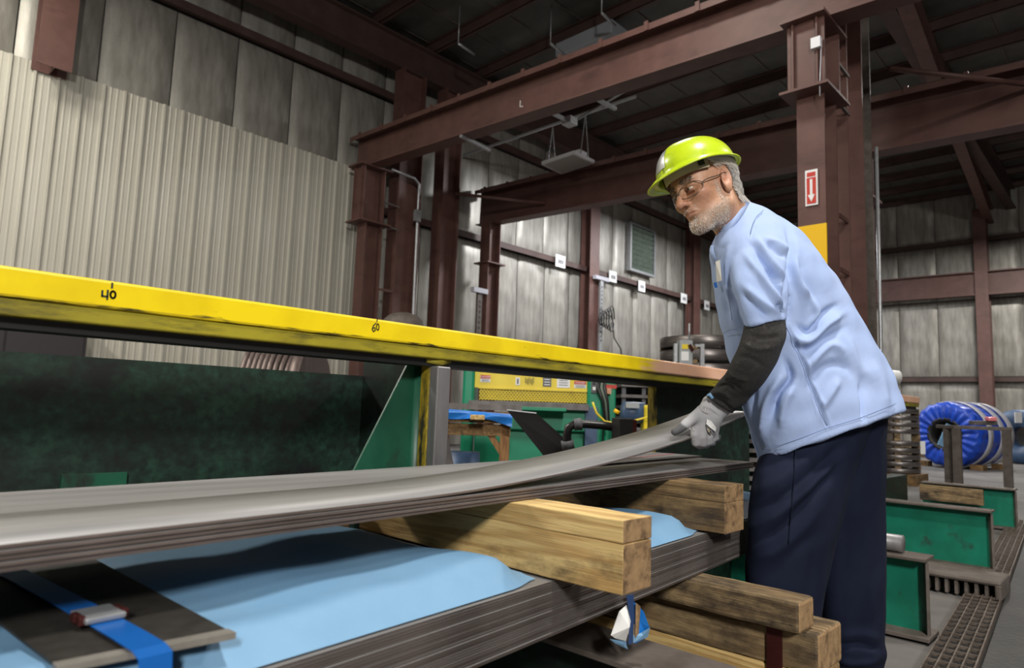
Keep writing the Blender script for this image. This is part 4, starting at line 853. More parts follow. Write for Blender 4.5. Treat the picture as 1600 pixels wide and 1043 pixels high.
# white roll and timbers to the right of the shirt
A, B = atD(1385, 586, 12.2), atD(1403, 590, 12.2)
tag(MB().tube([A-CR*0.2, B], 0.13, 20).build('white_roll', M['white']), 'end of a white paper roll showing behind the shirt', 'roll')
q = atD(1388, 590, 12.2); tag(MB().box(q[0]-0.15, q[0]+0.15, q[1]-0.12, q[1]+0.12, 0, q[2]-0.135).build('roll_stand', M['rust']), 'brown stand under the white paper roll', 'stand')
# long timbers on the floor by the far wall
for i in range(3):
    p = atD(1500+i*35, 712-i*3, 17.5+i); tag(MB().box(p[0]-0.2, p[0]+0.2, -2.5, 6.5-i, 0.0+0.18*i*0, 0.3).build('floor_timber', M['wood_g']), '%s long grey timber on the floor near the far wall' % ('nearest', 'middle', 'farthest')[i], 'timber')
# ================================================================== THE WORKER
def sm_union(a, b, k):
    h = np.clip(0.5+0.5*(b-a)/k, 0, 1); return b*(1-h)+a*h-k*h*(1-h)
def sm_sub(a, b, k):           # a minus b
    h = np.clip(0.5-0.5*(a+b)/k, 0, 1); return a*(1-h)-b*h+k*h*(1-h)
def s_sph(P, c, r): return np.linalg.norm(P-np.array(c), axis=1)-r
def s_ell(P, c, r, ax=None):
    q = P-np.array(c)
    if ax is not None: q = q@np.array(ax).T
    r = np.array(r); k0 = np.linalg.norm(q/r, axis=1); k1 = np.linalg.norm(q/(r*r), axis=1)+1e-9
    return k0*(k0-1)/k1
def s_cone(P, a, b, ra, rb):
    a = np.array(a, float); b = np.array(b, float); d = b-a; t = np.clip(((P-a)@d)/(d@d), 0, 1)
    return np.linalg.norm(P-a-t[:, None]*d, axis=1)-(ra+(rb-ra)*t)
def s_chain(P, pts, rs, k=0.006):
    o = None
    for i in range(len(pts)-1):
        d = s_cone(P, pts[i], pts[i+1], rs[i], rs[i+1]); o = d if o is None else np.minimum(o, d)
    return o
def surface_net(fn, lo, hi, h):
    lo = np.array(lo, float); n = np.ceil((np.array(hi)-lo)/h).astype(int)+1
    g = np.stack(np.meshgrid(*[np.arange(k) for k in n], indexing='ij'), -1).reshape(-1, 3)
    V = np.concatenate([fn(lo+c*h) for c in np.array_split(g, max(1, len(g)//200000))]).reshape(n)
    m = np.array(n)-1; acc = np.zeros((*m, 3)); cnt = np.zeros(m)
    sl = lambda ax, o: tuple(slice(o[i], n[i]-1+o[i]) for i in range(3))
    cor = [(i, j, k) for i in (0, 1) for j in (0, 1) for k in (0, 1)]
    for c in cor:
        for ax in range(3):
            if c[ax]: continue
            d = list(c); d[ax] = 1
            a = V[sl(0, c)]; b = V[sl(0, d)]; cr = (a < 0) != (b < 0)
            t = np.where(cr, a/np.where(cr, a-b, 1), 0)
            for q in range(3): acc[..., q] += np.where(cr, c[q]+(t if q == ax else 0), 0)
            cnt += cr
    act = cnt > 0; idx = -np.ones(m, int); idx[act] = np.arange(act.sum())
    base = np.stack(np.meshgrid(*[np.arange(k) for k in m], indexing='ij'), -1)
    verts = lo+h*(base[act]+acc[act]/cnt[act][:, None]); faces = []
    for ax in range(3):
        b1, b2 = [(1, 2), (2, 0), (0, 1)][ax]
        s0 = [slice(1, k-1) for k in n]; s0[ax] = slice(0, n[ax]-1); s1 = list(s0); s1[ax] = slice(1, n[ax])
        A, B = V[tuple(s0)], V[tuple(s1)]; w = np.argwhere((A < 0) != (B < 0))
        if not len(w): continue
        inside = A[tuple(w.T)] < 0
        cell = w.copy()
        for i in range(3):
            if i != ax: cell[:, i] += 1
        def at(o1, o2):
            c = cell.copy(); c[:, b1] -= o1; c[:, b2] -= o2; return idx[tuple(c.T)]
        q = np.stack([at(1, 1), at(0, 1), at(0, 0), at(1, 0)], 1)
        q[~inside] = q[~inside][:, ::-1]; faces.append(q)
    return verts, np.concatenate(faces)
def np_mesh(name, v, f, mat, parent, smooth=True, col=None):
    me = bpy.data.meshes.new(name); me.from_pydata([tuple(p) for p in v], [], [tuple(int(i) for i in q) for q in f]); me.update()
    me.polygons.foreach_set('use_smooth', [smooth]*len(me.polygons))
    if col is not None:
        at = me.color_attributes.new('Col', 'FLOAT_COLOR', 'POINT'); at.data.foreach_set('color', np.concatenate([col, np.ones((len(col), 1))], 1).ravel())
    me.materials.append(mat); o = bpy.data.objects.new(name, me); COL.objects.link(o); put(o, parent); return o
def to_px(P):
    d = P-C0; z = d@CF; return CXP+FPX*(d@CR)/z, CYP-FPX*(d@CU)/z, z
def normals(v, f):
    f = np.asarray(f); n = np.zeros_like(v)
    fn = np.cross(v[f[:, 2]]-v[f[:, 0]], v[f[:, 3]]-v[f[:, 1]])
    for k in range(4): np.add.at(n, f[:, k], fn)
    return n/(np.linalg.norm(n, axis=1)[:, None]+1e-12)
def seg_dist(px, py, line):
    best = np.full(len(px), 1e9); tt = np.zeros(len(px)); L = [0]
    for a, b in zip(line[:-1], line[1:]): L.append(L[-1]+math.hypot(b[0]-a[0], b[1]-a[1]))
    for i, (a, b) in enumerate(zip(line[:-1], line[1:])):
        dx, dy = b[0]-a[0], b[1]-a[1]; t = np.clip(((px-a[0])*dx+(py-a[1])*dy)/(dx*dx+dy*dy), 0, 1)
        d = np.hypot(px-a[0]-t*dx, py-a[1]-t*dy); k = d < best
        best = np.where(k, d, best); tt = np.where(k, (L[i]+t*(L[i+1]-L[i]))/L[-1], tt)
    return best, tt
def smooth_line(pts, n=6):
    out = []
    for i in range(len(pts)-1):
        p0, p1, p2, p3 = pts[max(i-1, 0)], pts[i], pts[i+1], pts[min(i+2, len(pts)-1)]
        for k in range(n):
            t = k/n; out.append(tuple(0.5*((2*p1[j])+(-p0[j]+p2[j])*t+(2*p0[j]-5*p1[j]+4*p2[j]-p3[j])*t*t+(-p0[j]+3*p1[j]-3*p2[j]+p3[j])*t**3) for j in range(len(p1))))
    out.append(tuple(pts[-1])); return out
def fold(v, f, folds, noise=0.0, seed=0):
    """press cloth folds into a garment: each fold is a crease line with a width and a height"""
    n = normals(v, f); px, py, z = to_px(v); view = C0-v; view /= np.linalg.norm(view, axis=1)[:, None]
    w = np.clip((n*view).sum(1)*1.6, 0, 1); d = np.zeros(len(v))
    for line, width, amp in folds:
        ds, t = seg_dist(px, py, smooth_line(line)); d += amp*np.exp(-(ds/width)**2)*np.clip(np.minimum(t, 1-t)*4+0.15, 0, 1)
    d = d*w
    if noise:
        r = np.random.default_rng(seed)
        for k in range(7):
            q = r.normal(size=3); q /= np.linalg.norm(q); fr = r.uniform(18, 46); d += noise/2.6*np.sin(v@q*fr*2+r.uniform(0, 6)+1.5*np.sin(v@r.normal(size=3)*14))
    return v+n*d[:, None]
def loft_rows(rows, seg=40, sub=5, p=2.2, cap=True):
    """closed body through rows (left px, left py, right px, right py, depth, half depth)"""
    R = smooth_line(rows, sub); vs = []
    for (lx, ly, rx, ry, D, hd) in R:
        for k in range(seg):
            a = 2*math.pi*k/seg; c, s = math.cos(a), math.sin(a)
            c = math.copysign(abs(c)**(2/p), c); s = math.copysign(abs(s)**(2/p), s)
            vs.append(atD((lx+rx)/2-c*(rx-lx)/2, (ly+ry)/2-c*(ry-ly)/2, D-s*hd))
    m = len(R); fs = [(i*seg+k, i*seg+(k+1) % seg, (i+1)*seg+(k+1) % seg, (i+1)*seg+k) for i in range(m-1) for k in range(seg)]
    if cap: fs += [tuple(range(seg))[::-1], tuple((m-1)*seg+k for k in range(seg))]
    return vs, fs
def merged(parts, voxel, smooth_it=6):
    """weld overlapping closed bodies into one skin"""
    mb = MB()
    for v, f in parts: mb.add(v, f)
    me = mb.mesh('tmp'); o = bpy.data.objects.new('tmp', me); COL.objects.link(o)
    r = o.modifiers.new('r', 'REMESH'); r.mode = 'VOXEL'; r.voxel_size = voxel; r.adaptivity = 0
    s = o.modifiers.new('s', 'SMOOTH'); s.factor = 0.5; s.iterations = smooth_it
    bpy.context.view_layer.update(); dg = bpy.context.evaluated_depsgraph_get(); e = o.evaluated_get(dg).to_mesh()
    v = np.empty(len(e.vertices)*3); e.vertices.foreach_get('co', v); v = v.reshape(-1, 3)
    f = [tuple(p.vertices) for p in e.polygons]; f = np.array([q if len(q) == 4 else (*q, q[-1]) for q in f])
    o.evaluated_get(dg).to_mesh_clear(); bpy.data.objects.remove(o); bpy.data.meshes.remove(me)
    return v, f
# ---- materials of the worker
def skin_mat():
    m, t, b = nt('skin'); L = t.links.new
    a = N(t, 'ShaderNodeVertexColor', layer_name='Col'); tc = N(t, 'ShaderNodeTexCoord')
    nz = N(t, 'ShaderNodeTexNoise'); nz.inputs['Scale'].default_value = 90; nz.inputs['Detail'].default_value = 5; L(tc.outputs['Object'], nz.inputs['Vector'])
    mr = N(t, 'ShaderNodeMapRange'); mr.inputs[3].default_value = 0.78; mr.inputs[4].default_value = 1.18; L(nz.outputs[0], mr.inputs[0])
    mx = N(t, 'ShaderNodeMix', data_type='RGBA', blend_type='MULTIPLY'); mx.inputs[0].default_value = 1; L(a.outputs[0], mx.inputs[6]); L(mr.outputs[0], mx.inputs[7])
    L(mx.outputs[2], b.inputs['Base Color']); b.inputs['Roughness'].default_value = 0.5; b.inputs['Subsurface Weight'].default_value = 0.12; b.inputs['Subsurface Radius'].default_value = (0.012, 0.004, 0.002)
    bp = N(t, 'ShaderNodeBump'); bp.inputs['Strength'].default_value = 0.25; bp.inputs['Distance'].default_value = 0.003; L(nz.outputs[0], bp.inputs['Height']); L(bp.outputs[0], b.inputs['Normal'])
    return m
M['skin'] = skin_mat()
def weave(name, c1, c2, sc=900, rough=0.85, patch=4):
    return pm(name, c1, c2, (patch, patch, patch), rough, bump=0.12, bscale=(sc, sc, sc), spec=0.2)
M['shirt'] = pm('shirt', (0.33, 0.43, 0.68), (0.37, 0.47, 0.72), (4, 4, 4), 0.85, bump=0.2, bscale=(20, 34, 14), spec=0.2)
M['trousers'] = weave('trousers', (0.006, 0.009, 0.024), (0.008, 0.012, 0.03), 700)
M['denim_sleeve'] = pm('denim_sleeve', (0.022, 0.021, 0.02), (0.05, 0.047, 0.043), (260, 260, 260), 0.9, bump=0.5, bscale=(420, 420, 420), stain=(0.075, 0.07, 0.062), sscale=(60, 60, 60), sth=(0.56, 0.7))
M['stitch'] = flat('stitch', (0.2, 0.27, 0.45), 0.9)
M['glove_knit'] = pm('glove_knit', (0.33, 0.33, 0.34), (0.42, 0.42, 0.43), (300, 300, 300), 0.85, bump=0.5, bscale=(420, 420, 420))
M['glove_dip'] = pm('glove_dip', (0.07, 0.07, 0.072), (0.12, 0.12, 0.125), (120, 120, 120), 0.45)
M['hat'] = pm('hat', (0.42, 0.56, 0.01), (0.50, 0.64, 0.016), (14, 14, 14), 0.28, stain=(0.32, 0.36, 0.02), sscale=(22, 22, 22), sth=(0.56, 0.72), coat=0.3)
M['band'] = flat('band', (0.42, 0.36, 0.24), 0.7)
M['boot'] = flat('boot', (0.03, 0.025, 0.02), 0.5)
M['hair'] = flat('hair', (0.26, 0.245, 0.225), 0.6); M['hair_dark'] = flat('hair_dark', (0.1, 0.09, 0.08), 0.6); M['beard'] = flat('beard', (0.72, 0.68, 0.62), 0.6)
M['eye_white'] = flat('eye_white', (0.6, 0.55, 0.5), 0.2); M['iris'] = flat('iris', (0.05, 0.04, 0.035), 0.1)
M['frame'] = flat('frame', (0.08, 0.065, 0.05), 0.3)
def lens_mat():
    m = bpy.data.materials.new('clear_lens'); m.use_nodes = True; t = m.node_tree; t.nodes.clear(); L = t.links.new
    o = N(t, 'ShaderNodeOutputMaterial'); a = N(t, 'ShaderNodeBsdfTransparent'); a.inputs[0].default_value = (0.88, 0.87, 0.84, 1)
    g = N(t, 'ShaderNodeBsdfGlossy'); g.inputs['Roughness'].default_value = 0.03; fr = N(t, 'ShaderNodeFresnel'); fr.inputs[0].default_value = 1.4
    mx = N(t, 'ShaderNodeMixShader'); L(fr.outputs[0], mx.inputs[0]); L(a.outputs[0], mx.inputs[1]); L(g.outputs[0], mx.inputs[2]); L(mx.outputs[0], o.inputs[0]); return m
M['lens'] = lens_mat()
# ---- head frame: neck pitched forward, face turned towards the viewer, head tipped to its right
HC = atD(1102, 297, 2.0)
def head_axes(th, psi, rho, extra=0.0):
    f0 = -CR; l0 = -CF; u0 = CU
    f1 = math.cos(th)*f0-math.sin(th)*u0; u1 = math.cos(th)*u0+math.sin(th)*f0
    f2 = math.cos(psi)*f1+math.sin(psi)*l0; l2 = math.cos(psi)*l0-math.sin(psi)*f1
    l3 = math.cos(rho)*l2+math.sin(rho)*u1; u3 = math.cos(rho)*u1-math.sin(rho)*l2
    f4 = math.cos(extra)*f2-math.sin(extra)*u3; u4 = math.cos(extra)*u3+math.sin(extra)*f2
    return np.array((f4, l3, u4))
HA = head_axes(math.radians(17), math.radians(27), math.radians(9))
HS = 1.0
def hw(p): return HC+(np.atleast_2d(p)*HS)@HA          # head local to world
def hl(P): return (P-HC)@HA.T/HS
NB = hl(atD(1168, 372, 2.06)[None])[0]                  # base of the neck, in head coordinates
def head_sdf(p):
    y = np.abs(p[:, 1]); q = np.stack([p[:, 0], y, p[:, 2]], 1)
    d = s_ell(q, (-0.012, 0, 0.04), (0.1, 0.077, 0.085))
    d = sm_union(d, s_ell(q, (0.028, 0, -0.03), (0.066, 0.061, 0.082)), 0.03)
    d = sm_union(d, s_ell(q, (0.045, 0, 0.03), (0.05, 0.058, 0.05)), 0.02)
    d = sm_union(d, s_cone(q, (0.07, 0.012, -0.1), (0.0, 0.056, -0.068), 0.018, 0.016), 0.03)
    d = sm_union(d, s_ell(q, (0.071, 0, -0.1), (0.023, 0.026, 0.02)), 0.02)
    d = sm_union(d, s_ell(q, (0.06, 0.045, -0.018), (0.025, 0.02, 0.018)), 0.024)
    d = sm_union(d, s_cone(q, (0.088, 0.0, 0.026), (0.078, 0.042, 0.027), 0.012, 0.009), 0.014)
    d = sm_sub(d, s_ell(q, (0.1, 0.032, 0.006), (0.017, 0.02, 0.014)), 0.014)
    # nose
    d = sm_union(d, s_cone(q, (0.09, 0, 0.018), (0.116, 0, -0.027), 0.008, 0.0125), 0.012)
    d = sm_union(d, s_ell(q, (0.104, 0.0125, -0.031), (0.013, 0.0085, 0.0085)), 0.007)
    d = sm_sub(d, s_sph(q, (0.107, 0.0085, -0.0395), 0.0042), 0.004)
    # mouth and folds
    d = sm_union(d, s_ell(q, (0.082, 0, -0.058), (0.02, 0.027, 0.016)), 0.012)
    d = sm_union(d, s_cone(q, (0.0975, 0.0, -0.0545), (0.087, 0.019, -0.0585), 0.0046, 0.003), 0.005)
    d = sm_union(d, s_cone(q, (0.0955, 0.0, -0.0665), (0.086, 0.017, -0.065), 0.0052, 0.003), 0.005)
    d = sm_sub(d, s_cone(q, (0.105, 0.0, -0.0605), (0.089, 0.024, -0.063), 0.0014, 0.0016), 0.003)
    d = sm_sub(d, s_cone(q, (0.103, 0.018, -0.026), (0.089, 0.032, -0.058), 0.0022, 0.003), 0.008)
    d = sm_sub(d, s_cone(q, (0.094, 0.014, -0.008), (0.078, 0.045, -0.008), 0.0015, 0.002), 0.008)
    d = sm_sub(d, s_ell(q, (0.1, 0, -0.08), (0.01, 0.02, 0.006)), 0.008)
    for z in (0.047, 0.057): d = sm_sub(d, s_cone(q, (0.099, 0.0, z), (0.083, 0.045, z), 0.001, 0.001), 0.004)
    # eyelids close over the eyeballs
    d = sm_union(d, s_ell(q, (0.08, 0.031, 0.0112), (0.0157, 0.017, 0.0072)), 0.004)
    d = sm_union(d, s_ell(q, (0.0795, 0.031, -0.0018), (0.0148, 0.017, 0.006)), 0.004)
    # ears
    ea = np.array(((math.cos(0.25), 0.0, math.sin(0.25)), (0, 1, 0), (-math.sin(0.25), 0, math.cos(0.25))))
    e = s_ell(q, (-0.012, 0.079, -0.004), (0.019, 0.008, 0.034), ea)
    e = sm_union(e, s_ell(q, (-0.006, 0.077, -0.033), (0.01, 0.006, 0.012)), 0.008)
    e = sm_sub(e, s_ell(q, (-0.009, 0.088, 0.0), (0.011, 0.0075, 0.022), ea), 0.004)
    e = sm_sub(e, s_ell(q, (0.0, 0.086, -0.012), (0.007, 0.007, 0.01)), 0.003)
    d = sm_union(d, e, 0.007)
    # neck
    d = sm_union(d, s_cone(p, (-0.028, 0, -0.05), NB*0.75, 0.058, 0.06), 0.03)
    d = sm_union(d, s_cone(p, (0.0, 0.022, -0.085), NB*0.8+np.array((0.03, 0, 0)), 0.03, 0.035), 0.03)
    return d
v, f = surface_net(head_sdf, (-0.15, -0.11, -0.21), (0.14, 0.11, 0.13), 0.0026)
hx, hy, hz_ = v.T; ay = np.abs(hy)
skin = np.tile(np.array((0.50, 0.27, 0.165)), (len(v), 1))
def tint(w, c): 
    global skin
    w = np.clip(w, 0, 1)[:, None]; skin = skin*(1-w)+np.array(c)*w
g = lambda c, r: np.exp(-(((hx-c[0])/r)**2+((ay-c[1])/r)**2+((hz_-c[2])/r)**2))
tint(0.6*g((0.112, 0, -0.028), 0.022), (0.52, 0.21, 0.13)); tint(0.5*g((0.07, 0.05, -0.02), 0.03), (0.52, 0.22, 0.14)); tint(0.55*g((-0.01, 0.085, 0), 0.03), (0.50, 0.2, 0.13))
tint(0.6*g((0.09, 0.03, -0.004), 0.013), (0.36, 0.17, 0.11)); tint(0.5*np.clip((-hz_-0.1)/0.05, 0, 1)*(hx < 0.05), (0.5, 0.2, 0.13))
tint(0.85*np.exp(-((hz_+0.0605)/0.007)**2)*(hx > 0.085)*(ay < 0.02), (0.42, 0.19, 0.13))
jaw = np.clip((-0.06-hz_-np.clip((hx-0.02), 0, 1)*0.22)/0.018+0.5, 0, 1)*np.clip((hx+0.005)/0.02, 0, 1)*np.clip((hz_+0.135)/0.02, 0, 1)
mus = np.exp(-((hz_+0.047)/0.007)**2)*(hx > 0.075)*(ay < 0.03)
side = np.exp(-((hx-0.018)/0.011)**2)*np.clip((0.01-hz_)/0.02, 0, 1)*(ay > 0.05)*(ay < 0.074)*np.clip((hz_+0.09)/0.02, 0, 1)
beardw = np.clip(np.maximum(np.maximum(jaw, mus*0.6), side), 0, 1)*np.clip(1-np.exp(-((hz_+0.061)/0.006)**2)*(hx > 0.086)*(ay < 0.02)*1.2, 0, 1)
tint(beardw*0.45, (0.42, 0.33, 0.26)); brow = np.exp(-((hz_-0.03)/0.006)**2)*(hx > 0.07)*(ay > 0.012)*(ay < 0.05); tint(0.45*brow, (0.3, 0.2, 0.13))
head_v, head_f, head_c = hw(v), f, skin
# hidden body under the clothes, same mesh
def J(px, py, D): return atD(px, py, D)
neck_w = hw(NB[None]*0.8)[0]
sh_n, sh_f = J(1188, 402, 1.975), J(1185, 402, 2.17); pel = J(1285, 655, 2.09); chest = J(1200, 440, 2.07); belly = J(1245, 560, 2.09)
an, af = J(1228, 1105, 1.97), J(1342, 1075, 2.17); kn, kf = J(1232, 880, 1.96), J(1332, 870, 2.15)
el_n, wr_n = J(1190, 535, 1.89), J(1122, 634, 2.055)
el_f, wr_f = J(1215, 545, 2.33), J(1192, 640, 2.44)
def body_sdf(P):
    d = s_cone(P, pel, belly, 0.12, 0.11); 
    for a, b, ra, rb in ((belly, chest, 0.11, 0.12), (chest, neck_w, 0.1, 0.05), (chest, sh_n, 0.07, 0.035), (chest, sh_f, 0.07, 0.035), (sh_n, el_n, 0.035, 0.028), (el_n, wr_n, 0.028, 0.022), (sh_f, el_f, 0.035, 0.028), (el_f, wr_f, 0.028, 0.022),
                         (pel+(kn-pel)*0.12, kn, 0.06, 0.045), (kn, an, 0.042, 0.035), (pel+(kf-pel)*0.12, kf, 0.06, 0.045), (kf, af, 0.042, 0.035)):
        d = sm_union(d, s_cone(P, a, b, ra, rb), 0.03)
    return d
allp = np.array([pel, belly, chest, neck_w, sh_n, sh_f, an, af, kn, kf, el_n, wr_n, el_f, wr_f])
bv, bf = surface_net(body_sdf, allp.min(0)-0.14, allp.max(0)+0.14, 0.013)
base_xy = (an+af)/2
person = empty('person', (base_xy[0], base_xy[1], 0), 'worker in yellow hard hat and light blue shirt bending over the steel strips', 'person')
bodyo = np_mesh('body', np.concatenate([head_v, bv]), np.concatenate([head_f, bf+len(head_v)]), M['skin'], person, col=np.concatenate([head_c, np.tile((0.45, 0.25, 0.16), (len(bv), 1))]))
# eyes
for s in (1, -1):
    mb = MB(); c = np.array((0.0815, s*0.031, 0.0045)); gz = np.array((0.96, -0.18, -0.1)); gz /= np.linalg.norm(gz)
    e1 = np.cross(gz, (0, 0, 1)); e1 /= np.linalg.norm(e1); e2 = np.cross(e1, gz); vs, fs = [], []
    rings = [0, 0.25, 0.55, 0.65, 0.9, 1.4, 2.0, 2.6, 3.1]
    for r_ in rings:
        for k in range(16): a = k*math.pi/8; vs.append(hw(c+0.0125*(math.cos(r_)*gz+math.sin(r_)*(math.cos(a)*e1+math.sin(a)*e2)))[0])
    for i in range(len(rings)-1):
        for k in range(16): fs.append((i*16+k, i*16+(k+1) % 16, i*16+16+(k+1) % 16, i*16+16+k))
    o = mb.add(vs, fs, True).build('eye', M['eye_white'], bodyo); o.data.materials.append(M['iris'])
    for i, p in enumerate(o.data.polygons): p.material_index = 1 if i < 32 else 0
# hair and beard: thousands of short strands rooted on the skin
hn = normals(head_v, head_f)
def strands(name, w, count, lmin, lmax, dirn, mat, wid=0.0006, lie=0.5, root=-0.001):
    r = np.random.default_rng(len(name)+count); pick = r.choice(len(head_v), count, p=w/w.sum()); vs, fs = [], []
    for i in pick:
        n = hn[i]; d = np.array(dirn)@HA; d = d+r.normal(size=3)*0.25; t = d-n*(d@n); t /= np.linalg.norm(t)+1e-9
        dr = t*lie+n*(1-lie); dr /= np.linalg.norm(dr); L = r.uniform(lmin, lmax); b = head_v[i]+r.normal(size=3)*0.0012+n*root
        sd = np.cross(dr, n); sd /= np.linalg.norm(sd)+1e-9; k = len(vs)
        vs += [b-sd*wid, b+sd*wid, b+n*wid*1.5, b+dr*L*0.6+n*L*0.05, b+dr*L+t*L*0.25]
        fs += [(k, k+1, k+3), (k+1, k+2, k+3), (k+2, k, k+3), (k, k+3, k+4), (k+1, k+4, k+3)]
    o = MB().add(vs, fs).build(name, mat, person); o['kind'] = 'stuff'; return o
strands('beard', beardw**2+1e-9, 4200, 0.0025, 0.0055, (0.25, 0, -1), M['beard'], wid=0.00045)
strands('eyebrow', brow+1e-9, 500, 0.004, 0.008, (0.0, 0.5, 0.1), M['hair_dark'], lie=0.8)
hairw = np.clip((0.012-hx+np.clip(hz_-0.02, 0, 1)*0.35)/0.012, 0, 1)*(hz_ > -0.066)*(hz_ < 0.085)*(1-np.clip(g((-0.01, 0.082, -0.003), 0.034)*3.2, 0, 1))*np.clip((hz_+0.02-hx*0.9)/0.02+(hx < -0.045)*2, 0, 1)
hairw *= ((hx < -0.035) | (hz_ > 0.012))
# soft hair mass under the strands
def hair_sdf(p):
    d = s_ell(p, (-0.016, 0, 0.032), (0.106, 0.083, 0.092)); d = sm_union(d, s_ell(p, (-0.07, 0, -0.035), (0.036, 0.06, 0.05)), 0.03)
    cut = np.maximum(p[:, 0]-0.018-np.clip(p[:, 2]-0.02, 0, 1)*0.6, -p[:, 2]-0.075)
    cut = np.maximum(cut, (0.006-p[:, 2])-np.clip(-0.042-p[:, 0], -1, 1)*6); cut = np.maximum(cut, p[:, 2]-0.075)
    r = np.sin(p[:, 0]*210+np.sin(p[:, 2]*170)*1.2)*np.sin(p[:, 1]*230+p[:, 2]*120)*0.0016
    return np.maximum(d+r, cut)
v2, f2 = surface_net(hair_sdf, (-0.15, -0.11, -0.11), (0.06, 0.11, 0.1), 0.003)
np_mesh('hair', hw(v2), f2, M['hair'], person)
strands('hair_strands', hairw+1e-9, 6000, 0.012, 0.024, (-0.8, 0, -0.6), M['beard'], wid=0.0006, lie=0.8, root=0.0055)
# ---- hard hat
TA = head_axes(math.radians(17), math.radians(27), math.radians(9), math.radians(-5)); TC = hw(np.array((0.004, 0, 0.058))[None])[0]
def tw(p): return TC+np.atleast_2d(p)@TA
def hat_r(a): return 0.125*0.107/math.sqrt((0.107*math.cos(a))**2+(0.125*math.sin(a))**2)
def hat_pt(a, e, off=0.0):
    r = hat_r(a); ce, se = math.cos(e)**0.8 if e < 1.5707 else 0, math.sin(e)**0.95
    ridge = 0.004*math.exp(-(math.sin(a)*r*ce/0.02)**2)*se
    x, y, z = (r+off)*ce*math.cos(a), (r+off)*ce*math.sin(a), 0.1*se+ridge+off
    return (x, y, z)
hb_ = MB(); na, ne = 72, 16
def hat_fn(u, v):
    a = 2*math.pi*u
    if v < 0.62: 
        e = (1-v/0.62)*math.pi/2*0.9999; return tw(hat_pt(a, e))[0]
    k = (v-0.62)/0.38; fr = max(0, math.cos(a)); ext = 0.009+0.031*fr**1.3+0.004*max(0, -math.cos(a)); r = hat_r(a)+ext*k
    return tw((r*math.cos(a), r*math.sin(a), -0.004*k-0.016*k*k*fr**2+0.003*math.sin(k*math.pi)))[0]
ho = hb_.grid(hat_fn, na, 26).build('hard_hat', M['hat'], person)
so_ = ho.modifiers.new('s', 'SOLIDIFY'); so_.thickness = 0.003; so_.offset = -1
lipm = MB(); lipm.tube([hat_fn(k/64, 1.0) for k in range(65)], 0.0026, 8, False); lipm.build('brim_edge', M['hat'], ho)
MB().grid(lambda u, v: tw(hat_pt(-0.30+0.42*u, 0.18+0.62*v, 0.0012))[0], 10, 10).build('reflective_sticker', M['galv'], ho)
bnd = MB()
def band_fn(u, v):
    a = -1.3+2.6*u; return tw((0.108*math.cos(a)-0.002, 0.086*math.sin(a), -0.022+0.03*v))[0]
MB().grid(band_fn, 60, 2).build('sweat_band', M['band'], ho)
for a0 in (0.9, -0.9, 2.3, -2.3):
    MB().grid(lambda u, v: tw((hat_r(a0+0.2*u)*(0.86-0.0*v)*math.cos(a0+0.2*u), hat_r(a0+0.2*u)*(0.86)*math.sin(a0+0.2*u), -0.014+0.05*v))[0], 4, 3).build('suspension_strap', M['black'], ho)
# ---- safety glasses
def gl(y, z): return (0.112-6.0*y*y-0.25*abs(y)-0.12*z, y, z)
gs = empty('safety_glasses', tuple(HC)); 
for s in (1, -1):
    cy, cz, rx, rz = s*0.036, -0.001, 0.031, 0.021
    def ln(u, v):
        a = 2*math.pi*u; k = v; y = cy+rx*k*math.cos(a); z = cz+rz*k*math.sin(a); p = list(gl(y, z)); p[0] += 0.004*(1-k*k); return hw(np.array(p)[None])[0]
    lo_ = MB().grid(ln, 32, 8).build('lens', M['lens'], person)
    rim = [hw(np.array(gl(cy+rx*math.cos(2*math.pi*k/32), cz+rz*math.sin(2*math.pi*k/32)))[None])[0] for k in range(33)]
    MB().tube(rim, 0.0011, 6, False).build('lens_rim', M['frame'], lo_)
    y1 = s*0.067; t0 = np.array(gl(y1, 0.004)); tp_ = [t0, (0.055, s*0.076, 0.007), (0.015, s*0.0805, 0.009), (-0.012, s*0.082, 0.012), (-0.032, s*0.079, -0.002)]
    MB().tube([hw(np.array(p)[None])[0] for p in smooth_line([tuple(q) for q in tp_], 5)], 0.0016, 6).build('temple_arm', M['frame'], lo_)
br = [hw(np.array(p)[None])[0] for p in ((*gl(-0.008, 0.003),), (0.119, 0, 0.007), (*gl(0.008, 0.003),))]
MB().tube(br, 0.0014, 6).build('nose_bridge', M['frame'], person)
bpy.data.objects.remove(gs)
# ---- shirt
torso = [(1124, 360, 1158, 309, 2.055, 0.06), (1116, 371, 1178, 317, 2.055, 0.09), (1109, 388, 1206, 331, 2.06, 0.15), (1110, 410, 1245, 355, 2.065, 0.19), (1114, 445, 1280, 393, 2.07, 0.205), (1120, 485, 1310, 436, 2.075, 0.2),
         (1130, 527, 1335, 477, 2.08, 0.195), (1143, 575, 1360, 521, 2.085, 0.195), (1156, 622, 1383, 560, 2.09, 0.2), (1169, 668, 1402, 600, 2.09, 0.205), (1182, 713, 1414, 633, 2.09, 0.21), (1185, 722, 1417, 641, 2.09, 0.212)]
slv = [(1158, 362, 1222, 358, 1.985, 0.06), (1142, 392, 1234, 382, 1.945, 0.078), (1140, 425, 1238, 412, 1.915, 0.08), (1147, 460, 1238, 444, 1.895, 0.078), (1156, 492, 1233, 476, 1.885, 0.074), (1161, 511, 1229, 500, 1.88, 0.07)]
slf = [(1150, 362, 1215, 358, 2.16, 0.06), (1145, 400, 1232, 390, 2.235, 0.075), (1160, 450, 1240, 440, 2.28, 0.075), (1178, 505, 1242, 495, 2.31, 0.068)]
sv_, sf_ = merged([loft_rows(torso, 56, 6), loft_rows(slv, 36, 6), loft_rows(slf, 30, 5)], 0.0052, 5)
